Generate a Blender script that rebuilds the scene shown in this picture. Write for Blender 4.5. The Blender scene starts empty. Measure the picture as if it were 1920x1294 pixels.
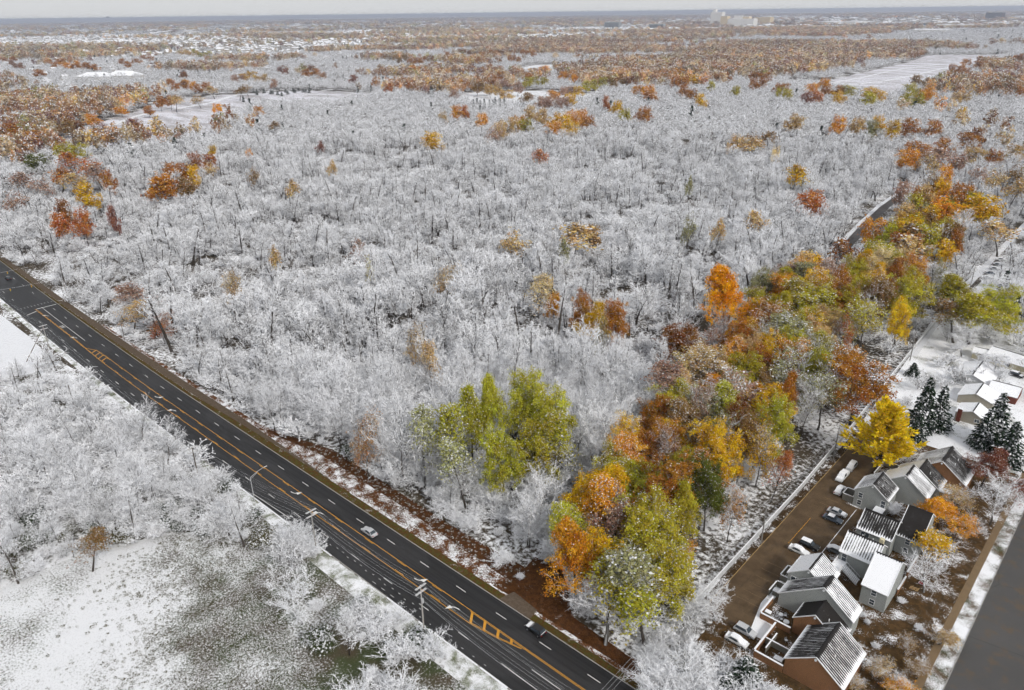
import bpy, math, random
import numpy as np
from mathutils import Vector, Matrix

# ------------------------------------------------------------------ camera, sky, sun, exposure
scene = bpy.context.scene
CAM = np.array([171.306, -86.913, 116.73])          # drone position; x runs along the main road, y away from it
FPX, PITCH, ROLL, YAW = 1400.0, .4187, -.0128, .7458
_cp, _sp = math.cos(PITCH), math.sin(PITCH)
def _rz(v):
    c, s = math.cos(YAW), math.sin(YAW)
    return np.array([c*v[0] - s*v[1], s*v[0] + c*v[1], v[2]])
FW = _rz((0, _cp, -_sp)); _u0 = _rz((0, _sp, _cp)); _r0 = _rz((1, 0, 0))
RT = _r0*math.cos(ROLL) + _u0*math.sin(ROLL); UP = _u0*math.cos(ROLL) - _r0*math.sin(ROLL)
cam_d = bpy.data.cameras.new('camera'); cam = bpy.data.objects.new('camera', cam_d)
scene.collection.objects.link(cam); scene.camera = cam
cam_d.sensor_width = 36; cam_d.lens = 36*FPX/1920; cam_d.clip_start = 1; cam_d.clip_end = 120000
cam.matrix_world = Matrix(((RT[0], UP[0], -FW[0], CAM[0]), (RT[1], UP[1], -FW[1], CAM[1]), (RT[2], UP[2], -FW[2], CAM[2]), (0, 0, 0, 1)))

SUN_EL, SUN_AZ = math.radians(38), math.radians(105)   # azimuth measured from +y towards +x
world = bpy.data.worlds.new('World'); scene.world = world; world.use_nodes = True
wt = world.node_tree; wt.nodes.clear()
sky = wt.nodes.new('ShaderNodeTexSky'); sky.sky_type = 'NISHITA'; sky.sun_disc = False
sky.sun_elevation = SUN_EL; sky.sun_rotation = SUN_AZ; sky.dust_density = 3.0; sky.altitude = 200
cloud = wt.nodes.new('ShaderNodeMix'); cloud.data_type = 'RGBA'; cloud.inputs['Factor'].default_value = .9
cloud.inputs['B'].default_value = (4.75, 4.82, 4.93, 1)      # even overcast layer over the clear sky
bg = wt.nodes.new('ShaderNodeBackground'); bg.inputs['Strength'].default_value = .1
wo = wt.nodes.new('ShaderNodeOutputWorld')
wt.links.new(sky.outputs[0], cloud.inputs['A']); wt.links.new(cloud.outputs['Result'], bg.inputs['Color']); wt.links.new(bg.outputs[0], wo.inputs['Surface'])

sun_d = bpy.data.lights.new('sun', 'SUN'); sun_d.energy = 1.5; sun_d.angle = math.radians(10); sun_d.color = (1, .96, .9)
sun = bpy.data.objects.new('sun', sun_d); scene.collection.objects.link(sun)
_sd = Vector((math.sin(SUN_AZ)*math.cos(SUN_EL), math.cos(SUN_AZ)*math.cos(SUN_EL), math.sin(SUN_EL)))
sun.rotation_euler = _sd.to_track_quat('Z', 'Y').to_euler()

vs = scene.view_settings
vs.view_transform = 'Standard'; vs.look = 'None'; vs.exposure = 0.6; vs.gamma = 1.0; vs.use_curve_mapping = False
cy = scene.cycles
world.cycles.sampling_method = 'NONE'
cy.use_denoising = True; cy.denoiser = 'OPENIMAGEDENOISE'; cy.denoising_input_passes = 'RGB_ALBEDO_NORMAL'; cy.denoising_prefilter = 'ACCURATE'; cy.use_adaptive_sampling = True; cy.adaptive_threshold = .04; cy.adaptive_min_samples = 12; cy.max_bounces = 4; cy.diffuse_bounces = 3; cy.glossy_bounces = 1; cy.transmission_bounces = 2
cy.transparent_max_bounces = 4; cy.volume_bounces = 0; cy.caustics_reflective = False; cy.caustics_refractive = False

# ------------------------------------------------------------------ helpers
R = random.Random(7); NR = np.random.default_rng(11)
rad = math.radians
def G(px, py, z=0.0):
    """ground (or height z) point seen at a pixel of the 1920 wide photograph"""
    d = FW + RT*(px-960)/FPX - UP*(py-647)/FPX
    p = CAM + d*((z-CAM[2])/d[2])
    return float(p[0]), float(p[1])
def PX(x, y, z=0.0):
    d = np.array([x, y, z]) - CAM; w = d @ FW
    return 960 + FPX*(d @ RT)/w, 647 - FPX*(d @ UP)/w
def PXA(P):
    D = P - CAM; w = D @ FW
    return 960 + FPX*(D @ RT)/w, 647 - FPX*(D @ UP)/w, w
def inpoly(x, y, poly):
    """vectorised point in polygon"""
    x = np.asarray(x, float); y = np.asarray(y, float); r = np.zeros(x.shape, bool); n = len(poly)
    for i in range(n):
        x1, y1 = poly[i]; x2, y2 = poly[(i+1) % n]
        if y1 == y2: continue
        c = ((y1 > y) != (y2 > y)) & (x < (x2-x1)*(y-y1)/(y2-y1) + x1); r ^= c
    return r
def vnoise(x, y, scale, seed=0):
    """smooth value noise in 0..1"""
    g = np.random.default_rng(seed).random((64, 64)); u = np.asarray(x)/scale; v = np.asarray(y)/scale; i = np.floor(u).astype(int); j = np.floor(v).astype(int); a = u-i; b = v-j
    a = a*a*(3-2*a); b = b*b*(3-2*b); q = lambda m, n: g[m % 64, n % 64]
    return (q(i, j)*(1-a)+q(i+1, j)*a)*(1-b) + (q(i, j+1)*(1-a)+q(i+1, j+1)*a)*b
def ramp(s, pts):
    """piecewise linear"""
    return float(np.interp(s, [p[0] for p in pts], [p[1] for p in pts]))

SC = scene.collection
def link(o): SC.objects.link(o); return o
def tag(o, label=None, cat=None, group=None, kind=None):
    if label: o['label'] = label
    if cat: o['category'] = cat
    if group: o['group'] = group
    if kind: o['kind'] = kind
    return o
def empty(name, loc=(0, 0, 0), rz=0.0, parent=None):
    o = bpy.data.objects.new(name, None); o.location = loc; o.rotation_euler = (0, 0, rz); o.empty_display_size = .2
    if parent: o.parent = parent
    return link(o)

class MB:
    """collects faces of one mesh"""
    def __init__(s): s.v = []; s.f = []; s.m = []; s.uv = []
    def add(s, vs, fs, m=0, uvs=None):
        b = len(s.v); s.v += [tuple(map(float, p)) for p in vs]
        for k, f in enumerate(fs):
            s.f.append(tuple(b+i for i in f)); s.m.append(m)
            s.uv.append(uvs[k] if uvs else [(0, 0)]*len(f))
        return s
    def box(s, x0, x1, y0, y1, z0, z1, m=0):
        return s.add([(x0,y0,z0),(x1,y0,z0),(x1,y1,z0),(x0,y1,z0),(x0,y0,z1),(x1,y0,z1),(x1,y1,z1),(x0,y1,z1)],
                     [(0,3,2,1),(4,5,6,7),(0,1,5,4),(1,2,6,5),(2,3,7,6),(3,0,4,7)], m)
    def bar(s, p, q, w, h, m=0, up=(0, 0, 1)):
        """rectangular bar from p to q, width w across, height h along up"""
        p = Vector(p); q = Vector(q); d = (q-p).normalized(); a = d.cross(Vector(up))
        if a.length < 1e-4: a = d.cross(Vector((1, 0, 0)))
        a.normalize(); b = a.cross(d); a *= w/2; b *= h/2
        vs = [p-a-b, p+a-b, p+a+b, p-a+b, q-a-b, q+a-b, q+a+b, q-a+b]
        return s.add(vs, [(0,3,2,1),(4,5,6,7),(0,1,5,4),(1,2,6,5),(2,3,7,6),(3,0,4,7)], m)
    def tube(s, pts, rads, n=6, m=0, cap=True):
        pts = [Vector(p) for p in pts]
        if not hasattr(rads, '__len__'): rads = [rads]*len(pts)
        rings = []; vs = []; fs = []
        for i, p in enumerate(pts):
            d = (pts[min(i+1, len(pts)-1)] - pts[max(i-1, 0)]).normalized()
            a = d.cross(Vector((0, 0, 1)))
            if a.length < 1e-3: a = d.cross(Vector((1, 0, 0)))
            a.normalize(); b = d.cross(a)
            for k in range(n):
                t = 2*math.pi*k/n; vs.append(p + (a*math.cos(t) + b*math.sin(t))*rads[i])
        for i in range(len(pts)-1):
            for k in range(n): fs.append((i*n+k, i*n+(k+1) % n, (i+1)*n+(k+1) % n, (i+1)*n+k))
        if cap: fs += [tuple(range(n))[::-1], tuple((len(pts)-1)*n+k for k in range(n))]
        return s.add(vs, fs, m)
    def poly(s, pts, z, m=0): return s.add([(x, y, z) for x, y in pts], [tuple(range(len(pts)))], m)
    def prism(s, pts, z0, z1, m=0):
        n = len(pts)
        return s.add([(x, y, z0) for x, y in pts] + [(x, y, z1) for x, y in pts],
                     [tuple(range(n))[::-1], tuple(range(n, 2*n))] + [(i, (i+1) % n, n+(i+1) % n, n+i) for i in range(n)], m)
    def mesh(s, name, mats):
        me = bpy.data.meshes.new(name); me.from_pydata(s.v, [], s.f)
        for m in (mats if isinstance(mats, (list, tuple)) else [mats]): me.materials.append(m)
        if any(s.m): me.polygons.foreach_set('material_index', s.m)
        if any(any(u != (0, 0) for u in f) for f in s.uv):
            l = me.uv_layers.new(name='uv'); l.data.foreach_set('uv', [c for f in s.uv for u in f for c in u])
        me.update(); return me
    def build(s, name, mats, parent=None, loc=None, rz=0, smooth=False):
        me = s.mesh(name, mats)
        if smooth: me.polygons.foreach_set('use_smooth', [True]*len(me.polygons))
        o = bpy.data.objects.new(name, me)
        if loc is not None: o.location = loc
        if rz: o.rotation_euler = (0, 0, rz)
        if parent: o.parent = parent
        return link(o)
def strip(pts0, pts1, z):
    m = MB(); n = len(pts0)
    m.add([(x, y, z) for x, y in pts0] + [(x, y, z) for x, y in pts1], [(i, n+i, n+i+1, i+1) for i in range(n-1)])
    return m
def flip_up(o):
    me = o.data
    for p in me.polygons:
        if p.normal.z < 0: p.flip()
    me.update(); return o

# ------------------------------------------------------------------ materials
class NT:
    def __init__(s, name):
        s.mat = bpy.data.materials.new(name); s.mat.use_nodes = True; s.t = s.mat.node_tree; s.t.nodes.clear()
        s.out = s.t.nodes.new('ShaderNodeOutputMaterial')
    def n(s, typ, **kw):
        nd = s.t.nodes.new('ShaderNode'+typ)
        for k, v in kw.items():
            if hasattr(nd, k) and k not in ('Scale', 'Detail', 'Roughness'): setattr(nd, k, v)
        return nd
    def set(s, sock, v):
        if hasattr(v, 'is_linked') or hasattr(v, 'links'): s.t.links.new(v, sock)
        else: sock.default_value = v if not (isinstance(v, tuple) and len(v) == 3 and sock.type == 'RGBA') else (*v, 1)
    def math(s, op, a, b=0.0, c=None, clamp=False):
        nd = s.n('Math'); nd.operation = op; nd.use_clamp = clamp; s.set(nd.inputs[0], a); s.set(nd.inputs[1], b)
        if c is not None: s.set(nd.inputs[2], c)
        return nd.outputs[0]
    def mix(s, f, a, b):
        nd = s.n('Mix'); nd.data_type = 'RGBA'; s.set(nd.inputs['Factor'], f); s.set(nd.inputs['A'], a); s.set(nd.inputs['B'], b)
        return nd.outputs['Result']
    def pos(s): return s.n('NewGeometry').outputs['Position']
    def noise(s, scale, detail=4, rough=.55, vec=None, dist=0.0):
        nd = s.n('TexNoise'); nd.inputs['Scale'].default_value = scale; nd.inputs['Detail'].default_value = detail
        nd.inputs['Roughness'].default_value = rough; nd.inputs['Distortion'].default_value = dist
        s.t.links.new(vec if vec is not None else s.pos(), nd.inputs['Vector']); return nd.outputs['Fac']
    def step(s, v, lo, hi):
        nd = s.n('MapRange'); nd.interpolation_type = 'SMOOTHSTEP'; s.set(nd.inputs['Value'], v)
        s.set(nd.inputs['From Min'], lo); s.set(nd.inputs['From Max'], hi); return nd.outputs['Result']
    def scalevec(s, vec, sc, rotz=0.0):
        nd = s.n('Mapping'); nd.inputs['Scale'].default_value = sc; nd.inputs['Rotation'].default_value = (0, 0, rotz)
        s.t.links.new(vec, nd.inputs['Vector']); return nd.outputs[0]
    def attr(s, name, typ='GEOMETRY'):
        nd = s.n('Attribute'); nd.attribute_type = typ; nd.attribute_name = name; return nd
    def nz(s):
        nd = s.n('SeparateXYZ'); s.t.links.new(s.n('NewGeometry').outputs['Normal'], nd.inputs[0]); return nd.outputs['Z']
    def done(s, col, rough=.9, bump=None, bstr=.3, bdist=.1, spec=.2, metal=0.0, diffuse=False, trans=0.0):
        if diffuse:
            b = s.n('BsdfDiffuse'); s.set(b.inputs['Color'], col); o = b.outputs[0]
            if trans:
                tr = s.n('BsdfTranslucent'); s.set(tr.inputs['Color'], col); mx = s.n('MixShader'); mx.inputs[0].default_value = trans
                s.t.links.new(o, mx.inputs[1]); s.t.links.new(tr.outputs[0], mx.inputs[2]); o = mx.outputs[0]
        else:
            b = s.n('BsdfPrincipled'); s.set(b.inputs['Base Color'], col); s.set(b.inputs['Roughness'], rough)
            b.inputs['Specular IOR Level'].default_value = spec; b.inputs['Metallic'].default_value = metal; o = b.outputs[0]
        if bump is not None:
            bp = s.n('Bump'); bp.inputs['Strength'].default_value = bstr; bp.inputs['Distance'].default_value = bdist
            s.set(bp.inputs['Height'], bump); s.t.links.new(bp.outputs[0], b.inputs['Normal'])
        s.t.links.new(o, s.out.inputs['Surface']); return s.mat
SNOW = (.88, .89, .92)
def flat(name, col, rough=.7, var=.12, scale=3.0, metal=0.0, spec=.3):
    m = NT(name); n = m.noise(scale, 4)
    c2 = tuple(min(1, c*(1+var)) for c in col); c1 = tuple(c*(1-var) for c in col)
    return m.done(m.mix(n, c1, c2), rough, metal=metal, spec=spec)
def snowy(name, col, lo=.25, hi=.55, rough=.8, noise=.35, nscale=2.0, snowcol=SNOW, var=.25):
    """a surface that carries snow wherever it faces up"""
    m = NT(name); n = m.noise(nscale, 4); f = m.math('ADD', m.nz(), m.math('MULTIPLY', m.math('SUBTRACT', n, .5), noise*2))
    f = m.step(f, lo, hi); v = m.noise(nscale*2.3, 3)
    base = m.mix(v, tuple(c*(1-var) for c in col), tuple(min(1, c*(1+var)) for c in col))
    return m.done(m.mix(f, base, snowcol), rough)
def patchy(name, cols, snow_lo, snow_hi, scale=.5, fine=6.0, snowcol=SNOW, bump=.5, streak=None):
    """ground: two tones with snow lying in patches and in fine clumps"""
    m = NT(name); p = m.pos()
    if streak: p = m.scalevec(p, streak[0], streak[1])
    a = m.noise(scale, 3, .6, p); b = m.noise(fine, 3, .7, p); c = m.noise(scale*3.1, 2, .6, p)
    s = m.math('ADD', m.math('MULTIPLY', a, .55), m.math('MULTIPLY', b, .45))
    f = m.step(s, snow_lo, snow_hi)
    col = m.mix(m.step(c, .35, .65), cols[0], cols[1])
    if len(cols) > 2: col = m.mix(m.step(b, .5, .7), col, cols[2])
    return m.done(m.mix(f, col, snowcol), bump=b, bstr=bump, bdist=.25, diffuse=True)
M = {}
# ------------------------------------------------------------------ tree materials
def bark_mat(name, col, lo, hi, nscale=1.2, noise=.3, vary=.0):
    m = NT(name)
    oi = m.n('ObjectInfo').outputs['Random']            # some trees caught more snow than others
    f = m.step(m.math('ADD', m.math('ADD', m.nz(), m.math('MULTIPLY', m.math('SUBTRACT', oi, .5), vary)), 0.0), lo, hi)
    b = m.mix(oi, tuple(c*.65 for c in col), tuple(c*1.5 for c in col))
    return m.done(m.mix(f, b, SNOW), diffuse=True)
M['bark'] = bark_mat('bark', (.060, .052, .045), .22, .58)
M['twig'] = bark_mat('twig_snow', (.19, .175, .16), -.75, -.22, .25, .5, 1.3)
M['pad'] = NT('snow_pad').done(SNOW, diffuse=True)
M['twig_leafy'] = bark_mat('twig_leafy', (.11, .09, .075), .25, .6)
def leaf_mat(name, trans=.3):
    m = NT(name); tc = m.attr('tcol', 'INSTANCER').outputs['Color']; ts = m.attr('tsnow', 'INSTANCER').outputs['Fac']
    rv = m.attr('rv').outputs['Fac']; r2 = m.attr('rw').outputs['Fac']
    hs = m.n('HueSaturation'); m.set(hs.inputs['Color'], tc)
    big = m.attr('rc').outputs['Fac']                   # one value per clump of leaves
    m.set(hs.inputs['Hue'], m.math('ADD', .5, m.math('ADD', m.math('MULTIPLY', m.math('SUBTRACT', rv, .35), .03), m.math('MULTIPLY', m.math('SUBTRACT', big, .35), .045))))
    m.set(hs.inputs['Value'], m.math('ADD', .42, m.math('ADD', m.math('MULTIPLY', r2, .7), m.math('MULTIPLY', big, .46))))
    f = m.math('MULTIPLY', m.step(m.nz(), .3, .5), m.math('LESS_THAN', rv, ts))
    return m.done(m.mix(f, hs.outputs[0], SNOW), diffuse=True, trans=trans)
M['leaf'] = leaf_mat('autumn_leaf')
def needle_mat():
    m = NT('spruce_needles'); ts = m.attr('tsnow', 'INSTANCER').outputs['Fac']; rv = m.attr('rv').outputs['Fac']; r2 = m.attr('rw').outputs['Fac']
    f = m.math('MULTIPLY', m.step(m.nz(), .2, .5), m.math('LESS_THAN', rv, ts))
    return m.done(m.mix(f, m.mix(r2, (.012, .022, .014), (.035, .055, .032)), SNOW), diffuse=True)
M['needle'] = needle_mat()

# ------------------------------------------------------------------ tree geometry
def _perp(d):
    a = np.cross(d, np.where(np.abs(d[:, 2:3]) < .9, np.array([[0, 0, 1.]]), np.array([[1., 0, 0]])))
    a /= np.linalg.norm(a, axis=1, keepdims=True) + 1e-9
    return a, np.cross(d, a)
class Soup:
    """vertex / face arrays of one mesh, with a material per face and two random values per vertex"""
    def __init__(s): s.V = []; s.F = []; s.Mi = []; s.A = []; s.B = []; s.C = []; s.n = 0
    def _put(s, V, F, m, a=None, b=None, c=None):
        s.V.append(V); s.F += (F + s.n).tolist(); s.Mi += [m]*len(F); k = len(V)
        s.A.append(np.full(k, .5) if a is None else a); s.B.append(np.full(k, .5) if b is None else b); s.C.append(np.full(k, .5) if c is None else c); s.n += k
    def segs(s, segs, n, m=0):
        """tapered n-sided prisms; a zero end radius makes a cone"""
        if not len(segs): return
        S = np.array(segs, float); p0, p1, r0, r1 = S[:, :3], S[:, 3:6], S[:, 6], S[:, 7]
        d = p1-p0; d /= np.linalg.norm(d, axis=1, keepdims=True)+1e-9; a, b = _perp(d); k = len(S)
        tip = r1 < 1e-4
        for sel, cone in ((~tip, False), (tip, True)):
            if not sel.any(): continue
            q = sel.sum(); ring0 = []; ring1 = []; ph = NR.random(q)*6.28
            for i in range(n):
                t = ph + 2*math.pi*i/n; o = a[sel]*np.cos(t)[:, None] + b[sel]*np.sin(t)[:, None]
                ring0.append(p0[sel] + o*r0[sel, None]); ring1.append(p1[sel] + o*r1[sel, None])
            if cone:
                V = np.stack(ring0 + [p1[sel]], 1).reshape(-1, 3); base = np.arange(q)[:, None]*(n+1)
                F = np.concatenate([np.concatenate([base+i, base+(i+1) % n, base+n], 1) for i in range(n)])
            else:
                V = np.stack(ring0+ring1, 1).reshape(-1, 3); base = np.arange(q)[:, None]*(2*n)
                F = np.concatenate([np.concatenate([base+i, base+(i+1) % n, base+n+(i+1) % n, base+n+i], 1) for i in range(n)])
            s._put(V, F, m)
    def leaves(s, C, size, m=1, up=.5, out=None, stretch=1.0, axis=None, ctr=None, clump=None):
        k = len(C); nrm = NR.normal(size=(k, 3)); nrm /= np.linalg.norm(nrm, axis=1, keepdims=True)
        nrm[:, 2] += up
        if ctr is not None:
            o = C - ctr; o /= np.linalg.norm(o, axis=1, keepdims=True)+1e-6; nrm += o*(out or 0)
        nrm /= np.linalg.norm(nrm, axis=1, keepdims=True)+1e-9
        if axis is not None:
            a = axis/(np.linalg.norm(axis, axis=1, keepdims=True)+1e-9); b = np.cross(nrm, a); b /= np.linalg.norm(b, axis=1, keepdims=True)+1e-9
        else:
            a, b = _perp(nrm); t = (NR.random(k)*6.28)[:, None]; a, b = a*np.cos(t)+b*np.sin(t), b*np.cos(t)-a*np.sin(t)
        sz = (size*(.65+.7*NR.random(k)))[:, None]/2
        V = np.stack([C-a*sz*stretch, C-b*sz*.8, C+a*sz*stretch, C+b*sz*.8], 1).reshape(-1, 3)
        F = np.arange(k)[:, None]*4 + np.arange(4)[None]
        rv = np.repeat(NR.random(k), 4); rw = np.repeat(NR.random(k), 4)
        s._put(V, F, m, rv, rw, None if clump is None else np.repeat(clump, 4))
    def mesh(s, name, mats):
        me = bpy.data.meshes.new(name); V = np.concatenate(s.V); me.from_pydata(V.tolist(), [], s.F)
        for mt in mats: me.materials.append(mt)
        me.polygons.foreach_set('material_index', s.Mi)
        for nm, ar in (('rv', s.A), ('rw', s.B), ('rc', s.C)):
            at = me.attributes.new(nm, 'FLOAT', 'POINT'); at.data.foreach_set('value', np.concatenate(ar).astype(np.float32))
        me.update(); return me

def branch(p, d, L, r, nseg, bend, wob, rng):
    """points of one curved branch"""
    P = [p]; D = [d]
    for i in range(nseg):
        d = d + np.array([0, 0, bend/nseg]) + rng.normal(size=3)*wob; d = d/np.linalg.norm(d)
        P.append(P[-1] + d*L/nseg); D.append(d)
    return P, D
def skeleton(seed, H, W, form='spread', n1=12, n2=7, n3=6, n4=3, thick=1.0, twig=.045, fork=.4, droop=0.0):
    """returns trunk segments, limb segments, twig segments, leaf anchor points, anchor directions"""
    rng = np.random.default_rng(seed); tr = []; li = []; tw = []; tips = []; dirs = []
    rt = .014*H*thick
    top = H*(.62 if form == 'spread' else .97 if form == 'tall' else .5)
    nt = 7; P = [np.zeros(3)]; d = np.array([rng.normal()*.05, rng.normal()*.05, 1.])
    for i in range(nt):
        d = d + rng.normal(size=3)*(.07 if form != 'tall' else .035); d[2] = abs(d[2]); d /= np.linalg.norm(d); P.append(P[-1] + d*top/nt)
    rr = [rt*(1.25 if i == 0 else 1 - .72*i/nt) for i in range(nt+1)]
    for i in range(nt): tr.append((*P[i], *P[i+1], rr[i], rr[i+1]))
    if form == 'shrub': tr = tr[:2]
    az = rng.random()*6.28
    for i in range(n1):
        t = fork + (1-fork)*((i+.5)/n1)**.9 if form != 'shrub' else rng.random()*.25
        k = min(int(t*nt), nt-1); q = P[k] + (P[k+1]-P[k])*(t*nt-k); az += 2.4 + rng.normal()*.25
        u = (t-fork)/(1-fork) if form != 'shrub' else rng.random()
        if form == 'spread': el = rad(22 + 50*u + rng.normal()*7); L = (W/2)/max(math.cos(el), .5)*(.92-.25*u)*(.88+.24*rng.random())
        elif form == 'tall': el = rad(35 + 30*u + rng.normal()*6); L = (W/2)*(1.15 - .85*u)*(.8+.4*rng.random())/math.cos(rad(40))
        else: el = rad(35 + 45*rng.random()); L = H*(.65+.45*rng.random())
        D = np.array([math.cos(az)*math.cos(el), math.sin(az)*math.cos(el), math.sin(el)])
        r1 = rr[k]*(.40 if form == 'spread' else .32); B, BD = branch(q, D, L, r1, 4, .35-droop, .10, rng)
        for j in range(4): li.append((*B[j], *B[j+1], r1*(1-.2*j), r1*(1-.2*(j+1))))
        for j in range(n2):
            t2 = .22 + .78*(j+rng.random()*.8)/n2; kk = min(int(t2*4), 3); q2 = B[kk] + (B[kk+1]-B[kk])*(t2*4-kk)
            s = rng.normal(size=3); s -= s @ BD[kk]*BD[kk]; s /= np.linalg.norm(s)+1e-9
            D2 = BD[kk]*.75 + s*.75 + np.array([0, 0, .22-droop]); D2 /= np.linalg.norm(D2)
            L2 = L*(.52-.25*t2)*(.7+.6*rng.random()) + .4; r2 = max(r1*.42*(1-.4*t2), twig*.8)
            C, CD = branch(q2, D2, L2, r2, 3, .3-droop, .15, rng)
            for w in range(3): li.append((*C[w], *C[w+1], r2*(1-.27*w), r2*(1-.27*(w+1))))
            for w in range(n3):
                t3 = .15 + .85*(w+rng.random())/n3; a = min(int(t3*3), 2); q3 = C[a] + (C[a+1]-C[a])*(t3*3-a)
                s = rng.normal(size=3); D3 = CD[a]*.7 + s*.55 + np.array([0, 0, .15-droop]); D3 /= np.linalg.norm(D3)
                L3 = (.5*L2*(1-.3*t3) + .35)*(.7+.6*rng.random()); e3 = q3 + D3*L3
                tw.append((*q3, *e3, twig, 0.0)); tips.append(e3); dirs.append(D3)
                for x in range(n4):
                    t4 = .15+.7*rng.random(); q4 = q3 + D3*L3*t4; s = rng.normal(size=3); D4 = D3*.6 + s*.6 + np.array([0, 0, .1]); D4 /= np.linalg.norm(D4)
                    tw.append((*q4, *(q4 + D4*L3*(.35+.4*rng.random())), twig*.75, 0.0))
    return tr, li, tw, np.array(tips), np.array(dirs)

def extent(trs, tips):
    r = np.hypot(tips[:, 0]-tips[:, 0].mean(), tips[:, 1]-tips[:, 1].mean()); return float(tips[:, 2].max()), float(2*np.quantile(r, .93))
class Kind:
    """one tree form: a trunk mesh and a crown mesh, and both joined for the far masses"""
    def __init__(s, H, W): s.H = H; s.W = W; s.trunk = s.crown = s.whole = None
def finish(kd, name, trs, fill, mats, sep=True, whole=True, tn=7):
    if sep:
        a = Soup(); a.segs(trs, tn, 0); kd.trunk = a.mesh(name+'_trunk', [M['bark']])
        b = Soup(); fill(b); kd.crown = b.mesh(name+'_crown', mats)
    if whole:
        c = Soup(); c.segs(trs, 4, 0); fill(c); kd.whole = c.mesh(name, mats)
    return kd
def bare_kind(name, seed, H, W, form, sep, pads=0, psize=.3, **kw):
    tr, li, tw, tips, dr = skeleton(seed, H, W, form, **kw); rng = np.random.default_rng(seed+7)
    L = np.array(li); k = rng.integers(0, len(L), pads); u = rng.random((pads, 1)); C = L[k, :3]*(1-u)+L[k, 3:6]*u + np.array([0, 0, .05]); k2 = rng.integers(0, len(tips), pads); C = np.where(rng.random((pads, 1)) < .6, tips[k2]-dr[k2]*.3, C)      # cushions of snow caught in the forks
    def fill(b):
        b.segs(li, 4 if sep else 3, 0); b.segs(tw, 3, 1)
        if pads: b.leaves(C, psize, 2, up=1.6)
    H, W = extent(tr, tips)
    return finish(Kind(H, W), name, tr, fill, [M['bark'], M['twig'], M['pad']], sep)
def leaf_kind(name, seed, H, W, form, sep, nl, size, sig=.55, up=.5, twigs=True, keep=1.0, **kw):
    tr, li, tw, tips, dr = skeleton(seed, H, W, form, **kw); rng = np.random.default_rng(seed+99)
    if keep < 1:                                    # leaves left only on part of the crown
        ph = rng.normal(size=3); ph /= np.linalg.norm(ph); sc = (tips - tips.mean(0)) @ ph + rng.normal(size=len(tips))*W*.12
        ok = sc > np.quantile(sc, 1-keep)
        anchors = tips[ok]
    else: anchors = tips
    ids = rng.integers(0, len(anchors), nl); C = anchors[ids] + rng.normal(size=(nl, 3))*sig
    ctr = tips.mean(0); cl = rng.random(len(anchors)); k_ = max(1, len(anchors)//70); cl = np.repeat(rng.random(len(anchors)//k_+1), k_)[:len(anchors)][ids]*.6 + cl[ids]*.4
    def fill(b):
        b.segs(li, 4 if sep else 3, 0)
        if twigs: b.segs(tw, 3, 2)
        b.leaves(C, size, 1, up=up, out=.8, ctr=ctr, clump=cl)
    H, W = extent(tr, C)
    return finish(Kind(H, W), name, tr, fill, [M['bark'], M['leaf'], M['twig_leafy']], sep)
def feather_kind(name, seed, H, W):
    """golden tree with long upswept plumes of needles"""
    rng = np.random.default_rng(seed); tr = [(0, 0, 0, 0, 0, H*.5, .3, .2), (0, 0, H*.5, 0, 0, H*.97, .2, .04)]; li = []; C = []; A = []
    for i in range(90):
        t = .14 + .84*(i+.5)/90; az = i*2.4 + rng.normal()*.3; el = rad(8 + 50*t + rng.normal()*8)
        L = W/2*(1.08-.8*t)*(.75+.5*rng.random()); D = np.array([math.cos(az)*math.cos(el), math.sin(az)*math.cos(el), math.sin(el)])
        B, BD = branch(np.array([0, 0, H*t*.92]), D, L, .06, 5, .55, .08, rng)
        for j in range(5):
            li.append((*B[j], *B[j+1], .06-.01*j, .05-.01*j))
            if j == 0: continue
            for q in range(26):
                u = rng.random(); c = B[j]+(B[j+1]-B[j])*u; s = rng.normal(size=3)*.5; a = BD[j]*.9 + s + np.array([0, 0, .25]); C.append(c + s*.55); A.append(a)
    C = np.array(C); A = np.array(A)
    def fill(b): b.segs(li, 3, 0); b.leaves(C, .5, 1, up=.4, stretch=1.7, axis=A)
    return finish(Kind(H, W), name, tr, fill, [M['bark'], M['leaf']], True, False)
def spruce_kind(name, seed, H, W, sep, nw=26, nb=9, nq=7, size=.6):
    rng = np.random.default_rng(seed); tr = [(0, 0, 0, 0, 0, H*.6, .012*H, .007*H), (0, 0, H*.6, 0, 0, H, .007*H, .01)]; li = []; C = []; A = []
    for w in range(nw):
        t = .06 + .93*(w/nw)**.95
        for k in range(nb):
            az = rng.random()*6.28; L = W/2*(1.03-t)**.85*(.75+.45*rng.random()); e0 = np.array([0, 0, H*t])
            D = np.array([math.cos(az), math.sin(az), -.12-.25*(1-t)])
            e = e0 + D*L; li.append((*e0, *e, .04, .01))
            m = max(2, int(nq*(.4+1.0*(1-t))))
            for q in range(m):
                u = .15+.85*rng.random()**.7; s = rng.normal(size=3)*np.array([.16*L, .16*L, .12]) ; C.append(e0 + D*L*u + s); A.append(D + rng.normal(size=3)*.3)
    C = np.array(C); A = np.array(A)
    def fill(b): b.segs(li, 3, 0); b.leaves(C, size, 1, up=1.1, stretch=1.5, axis=A)
    return finish(Kind(H, W), name, tr, fill, [M['bark'], M['needle']], sep, not sep)

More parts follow.
